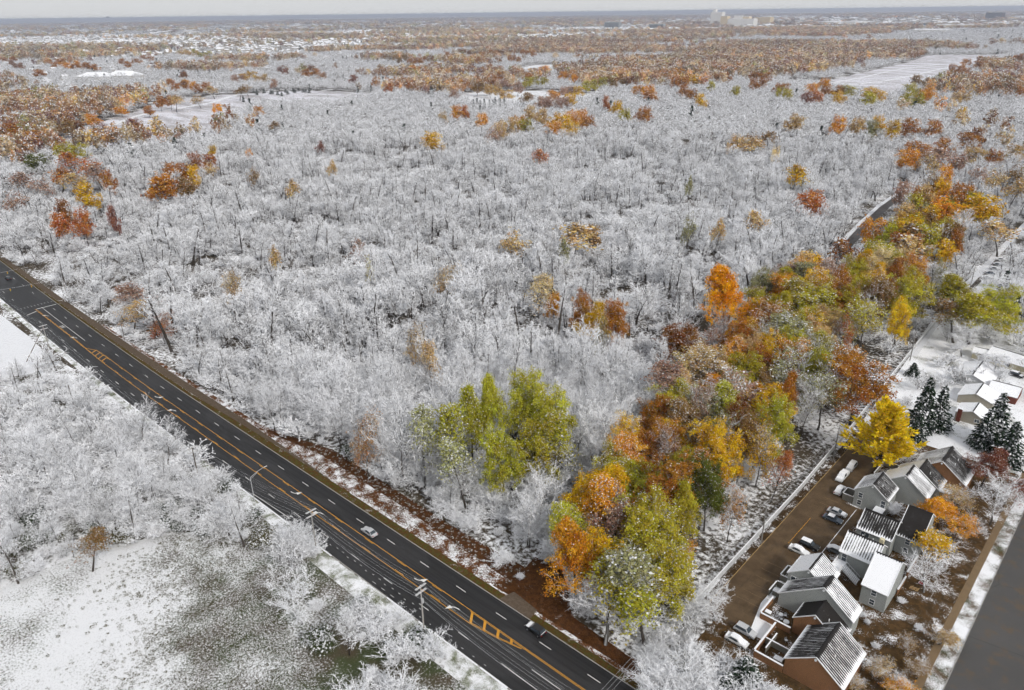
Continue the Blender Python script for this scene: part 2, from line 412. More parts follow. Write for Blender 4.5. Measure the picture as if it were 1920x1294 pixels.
K = {}
K['bareN'] = [bare_kind('bare_tree', 100+i, h, w, f, True, 650, .20, n1=a, n2=b, n3=max(4, c-1), n4=d-1, twig=tw, fork=fk, thick=th) for i, (h, w, f, a, b, c, d, tw, fk, th) in enumerate((
    (20, 14, 'spread', 14, 8, 7, 3, .042, .30, 1.0), (22, 13, 'spread', 13, 8, 7, 3, .045, .38, .9), (23, 9, 'tall', 26, 6, 5, 3, .04, .32, .8),
    (18, 13, 'spread', 12, 8, 7, 4, .042, .28, 1.0), (21, 10, 'tall', 24, 6, 6, 3, .042, .25, .8), (19, 16, 'spread', 14, 8, 6, 3, .05, .3, 1.2), (17, 9, 'tall', 22, 6, 5, 3, .04, .2, .7)))]
K['bareM'] = [bare_kind('bare_tree_mid', 140+i, h, w, f, False, 380, .30, n1=a, n2=b, n3=c, n4=1, twig=tw, fork=fk, thick=1.5) for i, (h, w, f, a, b, c, tw, fk) in enumerate((
    (20, 13, 'spread', 11, 6, 6, .075, .32), (21, 9, 'tall', 17, 5, 5, .075, .3), (18, 13, 'spread', 11, 6, 6, .08, .28), (22, 11, 'spread', 11, 6, 6, .075, .4), (19, 9, 'tall', 16, 5, 5, .08, .22), (22, 6, 'tall', 11, 4, 4, .07, .5), (20, 7, 'tall', 11, 4, 5, .07, .45)))]
K['bareF'] = [bare_kind('bare_tree_far', 160+i, h, w, f, False, 90, .95, n1=8, n2=4, n3=3, n4=0, twig=.17, fork=.25, thick=.5) for i, (h, w, f) in enumerate(((18, 12, 'spread'), (20, 10, 'tall'), (17, 13, 'spread')))]
K['shrubN'] = [bare_kind('shrub', 180+i, h, w, 'shrub', True, 420, .20, n1=n, n2=6, n3=5, n4=3, twig=.042, thick=.8) for i, (h, w, n) in enumerate(((4.5, 5, 15), (3.5, 4.5, 14), (5.5, 5, 14), (2.6, 4, 13)))]
K['shrubM'] = [bare_kind('shrub_mid', 190+i, h, w, 'shrub', False, 220, .32, n1=10, n2=5, n3=4, n4=1, twig=.085, thick=.8) for i, (h, w) in enumerate(((4.5, 5), (3.2, 4.5), (5.5, 5.5)))]
K['leafN'] = [leaf_kind('leafy_tree', 200+i, h, w, f, True, int(nl*3.0), sz*.86, sg*.85, fork=fk, n1=a, n2=b, n3=5, n4=0, twig=.035, twigs=True) for i, (h, w, f, nl, sz, sg, fk, a, b) in enumerate((
    (22, 16, 'spread', 6500, .46, .60, .30, 15, 7), (24, 14, 'spread', 6000, .46, .60, .30, 14, 7), (23, 11, 'tall', 5500, .44, .55, .25, 24, 5), (20, 15, 'spread', 6000, .45, .58, .28, 14, 7)))]
K['sparseN'] = [leaf_kind('half_bare_tree', 230+i, h, w, f, True, int(nl*1.7), .46, .5, fork=.3, n1=a, n2=7, n3=6, n4=2, twig=.042, keep=kp) for i, (h, w, f, nl, a, kp) in enumerate((
    (21, 15, 'spread', 1900, 14, .75), (23, 10, 'tall', 1700, 22, .7), (20, 14, 'spread', 1200, 13, .45)))]
K['bushN'] = [leaf_kind('evergreen_bush', 240+i, h, w, 'shrub', True, 1500, .30, .3, up=.8, n1=12, n2=5, n3=4, n4=0, twig=.03) for i, (h, w) in enumerate(((3.4, 4.5), (2.6, 4)))]
K['leafM'] = [leaf_kind('leafy_tree_mid', 250+i, h, w, f, True, int(nl*2.3), .82, .65, n1=12, n2=6, n3=4, n4=0, twig=.06, twigs=False) for i, (h, w, f, nl) in enumerate((
    (19, 15, 'spread', 1500), (20, 13, 'spread', 1400), (17, 15, 'spread', 1400)))]
K['sparseM'] = [leaf_kind('half_bare_tree_mid', 260+i, h, w, f, True, 900, .85, .7, n1=11, n2=6, n3=5, n4=1, twig=.075, keep=.8) for i, (h, w, f) in enumerate(((19, 14, 'spread'), (20, 10, 'tall')))]
K['leafF'] = [leaf_kind('leafy_tree_far', 270+i, h, w, 'spread', False, 360, 1.75, .8, n1=7, n2=3, n3=2, n4=0, twig=.1, twigs=False) for i, (h, w) in enumerate(((17, 14), (18, 12), (15, 14)))]
K['spruceN'] = [spruce_kind('spruce', 300+i, h, w, True, nb=14, nq=13, size=.6) for i, (h, w) in enumerate(((17, 8.5), (15, 9)))]
K['spruceF'] = [spruce_kind('spruce_far', 310, 14, 6, True, 14, 7, 4, 1.1)]
K['spruceFF'] = [spruce_kind('spruce_mass', 311, 14, 7, False, 10, 6, 3, 1.6)]
K['feather'] = [feather_kind('golden_tree', 320, 19, 17)]

TREE_NO = {}
def tree(name, kind, var, x, y, sc=1.0, wsc=None, rz=None, col=None, snow=.1, label=None, cat='tree', group=None, lean=0.0):
    """one tree: an Empty at its foot with trunk and crown"""
    kd = K[kind][var % len(K[kind])]; o = empty(name, (x, y, 0), R.random()*6.28 if rz is None else rz)
    o.scale = (wsc or sc, wsc or sc, sc)
    if lean: o.rotation_euler[0] = lean
    t = bpy.data.objects.new('trunk', kd.trunk); t.parent = o; link(t)
    c = bpy.data.objects.new('crown', kd.crown); c.parent = o; link(c)
    if col is not None: c['tcol'] = [float(v) for v in col]; c['tsnow'] = float(snow)
    elif 'spruce' in kind: c['tsnow'] = float(snow)
    return tag(o, label, cat, group)

def mass(name, protos, pts, label, cat, group=None):
    """a mass nobody could count: instances of whole trees on scattered points; pts rows = x y rz sx sz idx r g b snow"""
    colc = bpy.data.collections.new(name+'_forms')
    for i, me in enumerate(protos):
        o = bpy.data.objects.new('%s_%02d' % (name, i), me); colc.objects.link(o)
    A = np.asarray(pts, float); me = bpy.data.meshes.new(name); V = np.zeros((len(A), 3)); V[:, :2] = A[:, :2]
    me.vertices.add(len(A)); me.vertices.foreach_set('co', V.ravel())
    def at(nm, typ, data, key='value'):
        a = me.attributes.new(nm, typ, 'POINT'); a.data.foreach_set(key, np.ascontiguousarray(data).ravel())
    at('rz', 'FLOAT', A[:, 2].astype(np.float32)); at('scl', 'FLOAT_VECTOR', A[:, [3, 3, 4]].astype(np.float32), 'vector')
    at('idx', 'INT', A[:, 5].astype(np.int32)); at('tcol', 'FLOAT_COLOR', np.c_[A[:, 6:9], np.ones(len(A))].astype(np.float32), 'color'); at('tsnow', 'FLOAT', A[:, 9].astype(np.float32))
    me.update(); o = bpy.data.objects.new(name, me); link(o)
    ng = bpy.data.node_groups.new(name, 'GeometryNodeTree')
    ng.interface.new_socket('Geometry', in_out='INPUT', socket_type='NodeSocketGeometry'); ng.interface.new_socket('Geometry', in_out='OUTPUT', socket_type='NodeSocketGeometry')
    gi = ng.nodes.new('NodeGroupInput'); go = ng.nodes.new('NodeGroupOutput')
    ci = ng.nodes.new('GeometryNodeCollectionInfo'); ci.inputs['Collection'].default_value = colc
    ci.inputs['Separate Children'].default_value = True; ci.inputs['Reset Children'].default_value = True
    ip = ng.nodes.new('GeometryNodeInstanceOnPoints'); ip.inputs['Pick Instance'].default_value = True
    def na(nm, typ):
        n = ng.nodes.new('GeometryNodeInputNamedAttribute'); n.data_type = typ; n.inputs['Name'].default_value = nm; return n.outputs['Attribute']
    cx = ng.nodes.new('ShaderNodeCombineXYZ'); ng.links.new(na('rz', 'FLOAT'), cx.inputs['Z'])
    er = ng.nodes.new('FunctionNodeEulerToRotation'); ng.links.new(cx.outputs[0], er.inputs[0])
    ng.links.new(gi.outputs[0], ip.inputs['Points']); ng.links.new(ci.outputs[0], ip.inputs['Instance'])
    ng.links.new(na('idx', 'INT'), ip.inputs['Instance Index']); ng.links.new(er.outputs[0], ip.inputs['Rotation']); ng.links.new(na('scl', 'FLOAT_VECTOR'), ip.inputs['Scale'])
    ng.links.new(ip.outputs[0], go.inputs[0])
    md = o.modifiers.new('scatter', 'NODES'); md.node_group = ng
    return tag(o, label, cat, group, 'stuff')
# ------------------------------------------------------------------ the setting: ground, road, paths
def road_off(x):
    """the road drifts away to the west"""
    return 1.75e-3*max(0.0, -60-x)**1.5
def rp(x, t): return (x, t + road_off(x))
def m_ground():
    m = NT('snowy_woodland_floor'); a = m.noise(.045, 2); b = m.noise(.8, 4, .65); c = m.noise(.2, 2)
    s = m.math('ADD', m.math('MULTIPLY', a, .45), m.math('MULTIPLY', b, .55))
    f = m.step(s, .46, .58)
    br = m.mix(c, (.055, .043, .03), (.10, .082, .06))
    return m.done(m.mix(f, br, SNOW), bump=b, bstr=.5, bdist=.3, diffuse=True)
M['ground'] = m_ground()
mb = MB(); ax = [-46000, -12000, -4000, -1500, -600, -200, 0, 150, 400, 1500, 4000, 12000, 46000]
n = len(ax); mb.add([(x, y, 0) for y in ax for x in ax], [(j*n+i, j*n+i+1, (j+1)*n+i+1, (j+1)*n+i) for j in range(n-1) for i in range(n-1)])
ground = tag(mb.build('ground', M['ground']), kind='structure')
def sheet(name, pts, z, mat):
    return tag(flip_up(MB().poly(pts, z).build(name, mat)), kind='structure')
def band(name, xs, t0, t1, z, mat):
    f0 = t0 if callable(t0) else (lambda x: t0); f1 = t1 if callable(t1) else (lambda x: t1)
    return tag(flip_up(strip([rp(x, f0(x)) for x in xs], [rp(x, f1(x)) for x in xs], z).build(name, mat)), kind='structure')
XS = list(np.linspace(-420, -60, 30)) + list(np.linspace(-50, 170, 23))
def m_asphalt(name, c0, c1, wear=True):
    m = NT(name); p = m.pos(); a = m.noise(.12, 4, .5, m.scalevec(p, (.12, 1.6, 1))); b = m.noise(9, 3); cr = m.noise(.35, 3, .5, m.scalevec(p, (.05, 4, 1)))
    col = m.mix(m.math('ADD', m.math('MULTIPLY', a, .75), m.math('MULTIPLY', b, .25)), c0, c1)
    sy = m.n('SeparateXYZ'); m.t.links.new(p, sy.inputs[0]); tt = m.math('SINE', m.math('MULTIPLY', sy.outputs['Y'], 4*math.pi/3.08)); pt = m.noise(.03, 2, .5, m.scalevec(p, (1, 3, 1)))
    col = m.mix(m.math('MULTIPLY', m.step(tt, .0, 1.0), .35), col, tuple(c*.55 for c in c0)); col = m.mix(m.math('MULTIPLY', m.step(pt, .52, .56), .3), col, tuple(c*1.5 for c in c1))
    col = m.mix(m.math('MULTIPLY', m.step(cr, .60, .64), .5), col, tuple(c*.5 for c in c0))
    return m.done(col, .62, bump=b, bstr=.15, bdist=.02, spec=.35)
M['asphalt'] = m_asphalt('wet_asphalt', (.010, .010, .011), (.034, .033, .034))
M['white_paint'] = flat('white_road_paint', (.74, .74, .72), .7, .12, 5); M['yellow_paint'] = flat('yellow_road_paint', (.62, .30, .03), .7, .15, 4)
M['worn_paint'] = flat('worn_road_paint', (.35, .35, .34), .8, .3, 2)
M['verge_far'] = patchy('wet_verge_leaves_and_grass', [(.10, .05, .018), (.085, .08, .022), (.035, .022, .010)], .60, .68, .35, 4)
M['litter'] = patchy('fallen_leaves_with_snow', [(.15, .058, .018), (.10, .040, .014), (.045, .022, .010)], .47, .57, .30, 2.6, bump=.8)
M['litter_dark'] = patchy('fallen_leaves', [(.115, .048, .018), (.07, .032, .014), (.035, .018, .010)], .60, .72, .3, 3, bump=1.0)
M['verge_near'] = patchy('snowy_grass_verge', [(.13, .15, .06), (.10, .11, .05)], .40, .56, .25, 6)
M['path'] = patchy('wet_brown_path', [(.10, .075, .055), (.13, .10, .075)], .70, .78, .4, 5, bump=.1)
M['snow'] = patchy('fresh_snow', [(.42, .43, .41), (.30, .30, .27)], .27, .42, .10, 2.2, bump=.3, snowcol=(.74, .75, .78))
M['concrete'] = flat('kerb_concrete', (.34, .33, .31), .85, .15, 2)
M['snow_cap'] = flat('snow_cap', SNOW, .85, .03, 2)

main_road = band('road', XS, -12.5, 3.1, .05, M['asphalt'])
for nm, t in (('kerb', 3.18), ('kerb', -12.58)):
    m = MB(); xs = [x for x in XS]
    for a, b in zip(xs[:-1], xs[1:]): m.bar((*rp(a, t), .08), (*rp(b, t), .08), .16, .20)
    o = m.build('kerb', M['concrete']); tag(o, kind='structure')
sn = MB()                                             # snow lying along the near kerb, broken by melt
x = -230.0
while x < 118:
    l = 4+R.random()*14
    if R.random() < .8: sn.bar((*rp(x, -12.72), .16), (*rp(x+l, -12.72), .16), .22+.2*R.random(), .10)
    x += l + R.random()*3
o = tag(sn.build('kerb_snow', M['snow_cap']), 'thin broken line of snow lying along the near kerb', 'snow', kind='stuff')
verge_far = band('verge', XS, 3.26, lambda x: ramp(x, [(-420, 4.0), (-60, 4.6), (-20, 5.6), (30, 5.6), (80, 5.2), (170, 4.5)]), .02, M['verge_far'])
XP = [x for x in XS if x <= 10]
path_far = band('path', XP, lambda x: ramp(x, [(-420, 4.04), (-60, 4.64), (-10, 5.65), (10, 5.65)]), lambda x: ramp(x, [(-420, 6.4), (-100, 7.4), (-30, 7.4), (10, 6.2)]), .024, M['path'])
leaf_edge = band('leaf_litter', [-150, -120, -90, -60, -40, -25, -10, 5, 20, 40, 60, 75, 85, 100, 130], lambda x: ramp(x, [(-150, 7.45), (-30, 7.45), (5, 6.4), (12, 5.65), (130, 4.9)]),
    lambda x: ramp(x, [(-150, 8.2), (-60, 9.0), (-20, 9.0), (0, 15), (40, 14), (70, 13), (84, 16), (100, 9.5), (130, 9)]), .016, M['litter'])
band('leaf_litter', [-20, -5, 5, 20, 40, 60, 75, 82], lambda x: ramp(x, [(-20, 8.0), (5, 11.5), (40, 11.0), (70, 9.6), (82, 9.0)]), lambda x: ramp(x, [(-20, 9.2), (5, 15.5), (40, 14.5), (70, 14), (82, 15)]), .020, M['litter_dark'])
leaf_gully = sheet('leaf_litter', [(79, 5.5), (92, 6.0), (118, 6.0), (118, 8.6), (98, 10), (92, 16), (86, 21), (80, 19), (81, 12)], .024, M['litter_dark'])
drive_apron = sheet('driveway', [(83, 3.3), (92, 3.3), (91.5, 6.4), (84, 7.2)], .030, M['path'])
verge_near = band('verge', XS, -12.8, lambda x: ramp(x, [(-420, -15), (-40, -14.5), (10, -15), (40, -17), (110, -18), (170, -18)]), .016, M['verge_near'])
thicket_floor = sheet('thicket_floor', [G(*p) for p in ((-300, 760), (0, 705), (70, 690), (110, 676), (190, 722), (290, 803), (360, 853), (425, 895), (475, 955), (500, 1012), (440, 1028), (385, 1002), (300, 1013), (210, 1030), (120, 1060), (0, 1112), (-300, 1230))], .008, patchy('dark_thicket_floor', [(.055, .055, .03), (.07, .05, .035)], .40, .56, .12, 1.2))
snow_lot = sheet('snow_lot', [(-320, -15.2), (-160, -15.4), (-138, -16.5), (-120, -26), (-128, -42), (-170, -60), (-320, -70)], .020, M['snow'])

# road markings (each a part of the road)
def mark(name, pts, mat='white_paint', z=.056):
    o = flip_up(MB().poly([rp(*p) for p in pts], z).build(name, M[mat])); o.parent = main_road; return o
def dash(s, t, l=3.05, w=.15, mat='white_paint', name='lane_dash'): return mark(name, [(s, t-w/2), (s+l, t-w/2), (s+l, t+w/2), (s, t+w/2)], mat)
for s in [-248, -233, -217, -186.3, -171.3, -157.2, -142.6, -128.6, -114.9, -101.7, -88.1, -75.1, -62, -49.2, -36.8, -24.4, -12.2] + [12.192*i for i in range(11)]: dash(s, 0)
for s in [-244, -229, -214, -174, -160, -145.8, -131.9, -118.2, -104.4, -90.6, -77.5, -64.4, -52.0, -39.5, -27, -14.5] + [-2+12.192*i for i in range(11)]: dash(s, -9.15)
def pline(name, pts, w, mat, n=1):
    m = MB(); P = []
    for (x0, t0), (x1, t1) in zip(pts[:-1], pts[1:]):
        k = max(1, int(abs(x1-x0)/8)); P += [(x0+(x1-x0)*i/k, t0+(t1-t0)*i/k) for i in range(k)]
    P.append(pts[-1])
    for i in range(len(P)-1):
        a, b = rp(*P[i]), rp(*P[i+1]); d = np.array(b)-np.array(a); d /= np.linalg.norm(d); q = np.array([-d[1], d[0]])*w/2
        m.add([(a[0]-q[0], a[1]-q[1], .056), (b[0]-q[0], b[1]-q[1], .056), (b[0]+q[0], b[1]+q[1], .056), (a[0]+q[0], a[1]+q[1], .056)], [(0, 1, 2, 3)])
    o = m.build(name, M[mat]); o.parent = main_road; return o
def dbl(name, pts, dash_side):
    """solid line with a broken companion on the inner side"""
    pline(name, pts, .15, 'yellow_paint')
    x0, x1 = pts[0][0], pts[-1][0]; x = x0
    while x < x1-3:
        t = ramp(x, pts) + dash_side*.26; dash(x, t, 3.05, .14, 'yellow_paint', 'yellow_dash'); x += 12.192
pline('yellow_line', [(-192, -5.55), (-143, -5.4), (-129.4, -5.6)], .14, 'yellow_paint'); pline('yellow_line', [(-192, -5.85), (-143, -5.7), (-129.4, -5.9)], .14, 'yellow_paint')
dbl('yellow_line', [(-112, -6.1), (-60, -6.0), (83.3, -5.9)], 1); dbl('yellow_line', [(-114, -3.2), (-60, -3.15), (81, -3.1)], -1)
pline('yellow_line', [(-129.4, -5.75), (-112, -6.1)], .2, 'yellow_paint'); pline('yellow_line', [(-129.4, -5.75), (-124, -3.6), (-114, -3.2)], .2, 'yellow_paint')
for xa in (-124.5, -121, -117.5, -114.2): mark('hatch_bar', [(xa, -3.5), (xa+.5, -3.5), (xa+2.3, -5.9), (xa+1.8, -5.9)], 'yellow_paint')
for t in (0, .28):
    pline('yellow_line', [(83.3, -5.9+t), (89.9, -5.05+t), (96, -3.85+t*.5)], .13, 'yellow_paint'); pline('yellow_line', [(81, -3.1-t), (130, -3.3-t), (170, -3.3-t)], .13, 'yellow_paint')
for xa, t1 in ((81.2, -5.75), (85.0, -5.5), (88.8, -5.05), (92.5, -4.3)): mark('hatch_bar', [(xa, -3.2), (xa+.7, -3.2), (xa+.7+.75*(-3.2-t1), t1), (xa+.75*(-3.2-t1), t1)], 'yellow_paint')
pline('lane_line', [(-191.9, -3.1), (-137.4, -3.2)], .15, 'white_paint')
pline('edge_line', [(7, -11.9), (24, -11.2)], .15, 'white_paint'); pline('edge_line', [(96, -9.2), (112, -9.3)], .15, 'white_paint'); pline('edge_line', [(101, -6.3), (130, -6.2)], .15, 'white_paint')
i = 0; s = 33.0
while s < 74: dash(s, -10.4 + (.35 if i % 3 else 0), .65, .10, name='dotted_line'); s += 2.3; i += 1
s = 58.0
while s < 96: dash(s, -11.6, 1.2 if s < 70 else .5, .09, name='dotted_line'); s += 3.2
mark('stop_line', [(-191.2, 5.0-2.4), (-190.7, 5.0-2.4), (-190.7, -5.6), (-191.2, -5.6)]); mark('stop_line', [(-188.4, -6.0), (-187.9, -6.0), (-185.6, -10.5), (-186.1, -10.5)])
for k in range(11): mark('crosswalk_bar', [(-197.6, -11.4+k*1.35), (-195.6, -11.4+k*1.35), (-195.6, -11.15+k*1.35), (-197.6, -11.15+k*1.35)], 'worn_paint')
def arrow(s, t, d, side):
    """left-turn arrow: curved shaft and head"""
    pts = []; P = lambda u, v: (s + d*u, t + side*v)
    for k in range(7): a = k/6*1.25; pts.append((-1.7+2.2*math.sin(a), 1.1*(1-math.cos(a))))
    m = MB(); w = .22
    for a, b in zip(pts[:-1], pts[1:]):
        q = np.array(b)-np.array(a); q = np.array([-q[1], q[0]])/np.linalg.norm(q)*w/2
        m.add([(*rp(*P(a[0]-q[0], a[1]-q[1])), .057), (*rp(*P(b[0]-q[0], b[1]-q[1])), .057), (*rp(*P(b[0]+q[0], b[1]+q[1])), .057), (*rp(*P(a[0]+q[0], a[1]+q[1])), .057)], [(0, 1, 2, 3)])
    e = pts[-1]; m.add([(*rp(*P(e[0]-.65, e[1]-.1)), .0575), (*rp(*P(e[0]+.55, e[1]-.35)), .0575), (*rp(*P(e[0]+.5, e[1]+1.1)), .0575)], [(0, 1, 2)])
    o = flip_up(m.build('turn_arrow', M['white_paint'])); o.parent = main_road
for s, d in ((15.5, 1), (27.1, -1), (65.9, 1), (77.3, -1), (-67.2, 1), (-55, -1)): arrow(s, -4.6, d, 1 if d > 0 else -1)
for s in (-179.3, -144.1): arrow(s, -4.5, -1, -1)
for dx in (0, 1.3, 2.6, 3.9): mark('lane_word', [(-161.5+dx*.7, -5.2+.0), (-161.2+dx*.7, -5.2), (-161.2+dx*.7, -3.6), (-161.5+dx*.7, -3.6)])

# parking lot, yards and the side street east of the fence
M['lot'] = NT('leaf_stained_asphalt')
def _lot():
    m = M['lot']; p = m.pos(); a = m.noise(.25, 5, .6); b = m.noise(6, 3); c = m.noise(.5, 4, .6, m.scalevec(p, (3, .25, 1)))
    col = m.mix(m.step(a, .3, .7), (.070, .045, .024), (.125, .083, .046)); col = m.mix(m.math('MULTIPLY', m.step(c, .55, .75), .6), col, (.05, .035, .02))
    return m.done(col, .7, bump=b, bstr=.15, bdist=.02)
M['lot'] = _lot()
M['yard'] = patchy('leaf_strewn_yard', [(.115, .066, .028), (.07, .045, .022), (.04, .028, .016)], .53, .61, .22, 3.2, bump=1.0)
M['lawn_snow'] = patchy('snowy_lawn', [(.13, .14, .07), (.12, .10, .06)], .34, .50, .12, 4)
M['sidewalk'] = flat('leaf_stained_sidewalk', (.185, .125, .068), .85, .2, .8)
m = NT('grey_street'); p_ = m.pos(); a_ = m.noise(.10, 4, .6); b_ = m.noise(7, 3); vo = m.n('TexVoronoi'); vo.feature = 'DISTANCE_TO_EDGE'; vo.inputs['Scale'].default_value = .07; m.t.links.new(m.scalevec(p_, (1, .6, 1)), vo.inputs['Vector'])
col_ = m.mix(m.math('ADD', m.math('MULTIPLY', a_, .8), m.math('MULTIPLY', b_, .2)), (.055, .053, .052), (.105, .10, .097)); col_ = m.mix(m.math('MULTIPLY', m.step(vo.outputs['Distance'], .006, .002), .45), col_, (.02, .02, .02))
M['street'] = m.done(m.mix(m.math('MULTIPLY', m.step(m.noise(.35, 4), .50, .70), .7), col_, (.12, .085, .055)), .7, bump=b_, bstr=.2, bdist=.02)
yard = sheet('yard', [(121, 14), (157, 14), (157, 132), (121, 132)], .012, M['yard'])
lot = sheet('parking_lot', [(117.8, 30), (128.4, 30), (128.4, 46), (126, 54), (126.4, 60), (130.5, 60), (131.5, 88), (126, 88), (126.5, 120), (117, 130)], .030, M['lot'])
lotkerb = MB(); lotkerb.bar((117.7, 30, .06), (117.0, 130, .06), .15, .14); tag(lotkerb.build('kerb', flat('yellowed_kerb', (.33, .22, .09), .8, .3, 1)), kind='structure')
litter_strip = sheet('leaf_litter', [(116.2, 32), (117.6, 32), (116.9, 126), (115.0, 126)], .02, patchy('brown_verge_with_snow', [(.07, .042, .02), (.045, .03, .016)], .52, .62, .3, 3))
planter = sheet('yard', [(128.0, 30.5), (131.4, 30.5), (131.4, 36), (127.6, 36), (127.6, 55), (126.2, 55), (126, 40)], .036, M['lawn_snow'])
for y0 in (38.5, 41.5, 44.5, 47.5, 50.5, 53.5, 84.0, 87.0):
    o = MB().bar((121.2, y0, .036), (126.0, y0, .036), .10, .004).build('bay_line', M['sidewalk']); o.parent = lot
o = MB().bar((122.0, 63, .036), (122.0, 76, .036), .10, .004).build('bay_line', M['yellow_paint']); o.parent = lot
o = MB().bar((129.3, 62, .05), (129.3, 87, .05), .14, .05).build('bay_line', M['snow_cap']); o.parent = lot
side_walk = sheet('sidewalk', [(156.9, 30), (158.4, 30), (158.4, 135), (156.9, 135)], .03, M['sidewalk'])
snow_strip = sheet('verge', [(158.42, 10), (161.5, 10), (160.9, 135), (158.42, 135)], .02, patchy('snowy_strip', [(.06, .065, .025), (.10, .06, .025)], .44, .54, .16, 6))
street = sheet('street', [(161.7, 10), (176, 10), (176, 210), (160.6, 210)], .03, M['street'])
k = MB(); k.bar((161.6, 10, .07), (160.5, 210, .07), .16, .16); tag(k.build('kerb', M['concrete']), kind='structure')
snow_yard = sheet('yard', [(114.5, 132), (160, 132), (160, 330), (109, 330), (110, 200)], .012, M['lawn_snow'])
back_lane = tag(flip_up(strip([(x-3.0, y) for x, y in ((112.3, 195), (109, 240), (107.0, 300), (105.5, 390), (103, 520))], [(x, y) for x, y in ((112.3, 195), (109, 240), (107.0, 300), (105.5, 390), (103, 520))], .02).build('lane', M['snow'])), kind='structure')
creek_pts = [(46.5, 280), (44.5, 300), (39.5, 330), (33, 375), (27.5, 420), (25, 455), (26, 500)]
creek = tag(flip_up(strip([(x-2.6, y) for x, y in creek_pts], [(x+2.6, y) for x, y in creek_pts], .03).build('path', m_asphalt('dark_wet_path', (.05, .043, .040), (.085, .075, .07)))), kind='structure')
tag(flip_up(strip([(x-5.0, y) for x, y in creek_pts], [(x-2.62, y) for x, y in creek_pts], .02).build('verge', M['snow'])), kind='structure')

# lower-left field, far meadows and clearings
FIELD = [(-60, 1122), (0, 1104), (120, 1052), (210, 1022), (300, 1006), (385, 993), (450, 1050), (500, 1120), (560, 1200), (640, 1300), (640, 1420), (-60, 1420)]
field_pts = [G(*p) for p in FIELD]
def m_field():
    """thin snow on rough grass: white to the west, green-grey tussocks to the east"""
    m = NT('field_under_thin_snow'); p = m.pos(); a = m.noise(.045, 3, .6); b = m.noise(2.2, 3, .7); c = m.noise(.14, 2)
    dt = m.n('VectorMath'); dt.operation = 'DOT_PRODUCT'; m.t.links.new(p, dt.inputs[0]); u = np.array([RT[0], RT[1], 0]); u /= np.linalg.norm(u); dt.inputs[1].default_value = tuple(u)
    e0, e1 = np.array([*G(200, 1180), 0]) @ u, np.array([*G(420, 1180), 0]) @ u
    g = m.step(m.math('ADD', dt.outputs['Value'], m.math('MULTIPLY', m.math('SUBTRACT', c, .5), 40)), float(e0), float(e1))
    s = m.math('SUBTRACT', m.math('ADD', m.math('MULTIPLY', a, .5), m.math('MULTIPLY', b, .5)), m.math('MULTIPLY', g, .12))
    col = m.mix(m.step(c, .35, .65), (.065, .078, .036), (.085, .068, .045))
    return m.done(m.mix(m.step(s, .35, .50), col, (.76, .77, .79)), bump=b, bstr=.7, bdist=.25, diffuse=True)
M['field'] = m_field()
bank = sheet('field', [G(*p) for p in ((470, 960), (520, 985), (580, 1035), (650, 1092), (745, 1168), (850, 1245), (930, 1312), (1000, 1420), (600, 1420), (600, 1300), (520, 1195), (460, 1115), (420, 1040))], .010, M['field'])
field = sheet('field', field_pts, .014, M['field'])
M['meadow'] = patchy('snow_dusted_meadow', [(.43, .42, .44), (.36, .34, .34)], .42, .58, .02, .35, streak=((.5, 2.0, 1), YAW), snowcol=(.72, .72, .78))
MEADOW = [(1470, 152), (1560, 150), (1640, 131), (1700, 118), (1738, 104), (1850, 103), (1905, 101), (1840, 122), (1790, 140), (1730, 158), (1690, 178), (1650, 190), (1590, 168), (1480, 160)]
meadow = sheet('meadow', [G(*p) for p in MEADOW], .05, M['meadow'])
PARK = [(80, 292), (150, 240), (250, 212), (300, 190), (420, 178), (560, 170), (640, 172), (720, 178), (640, 195), (480, 200), (430, 225), (390, 262), (250, 268), (170, 275)]
park = sheet('meadow', [G(*p) for p in PARK], .04, M['meadow'])
CLEAR = [(972, 128), (1005, 122), (1060, 121), (1100, 128), (1082, 136), (1030, 133), (985, 138)]
CLEAR2 = [(858, 182), (905, 168), (960, 172), (1010, 170), (1060, 176), (1118, 174), (1112, 188), (1060, 196), (990, 192), (925, 208), (890, 196)]
clear = sheet('clearing', [G(*p) for p in CLEAR], .04, M['snow']); clear2 = sheet('clearing', [G(*p) for p in CLEAR2], .04, M['snow'])
def lane(name, pix, w, mat, z=.09):
    P = [np.array(G(*p)) for p in pix]; a = []; b = []
    for i, p in enumerate(P):
        d = P[min(i+1, len(P)-1)] - P[max(i-1, 0)]; d /= np.linalg.norm(d); q = np.array([-d[1], d[0]])*w/2; a.append(tuple(p-q)); b.append(tuple(p+q))
    return tag(flip_up(strip(a, b, z).build(name, mat)), kind='structure')
lane('path', [(75, 296), (110, 277), (160, 250), (200, 238), (262, 216), (310, 207), (360, 199), (400, 192), (425, 183), (445, 178), (520, 176), (640, 178)], 9, M['snow'])
lane('path', [(285, 267), (330, 262), (380, 255), (440, 262)], 4, M['snow'])
lane('path', [(1450, 166), (1560, 155), (1620, 145), (1660, 135), (1700, 128), (1760, 121)], 6, M['snow'])
lane('path', [(1590, 160), (1660, 152), (1720, 140), (1760, 130), (1800, 122), (1830, 112)], 6, M['snow'])
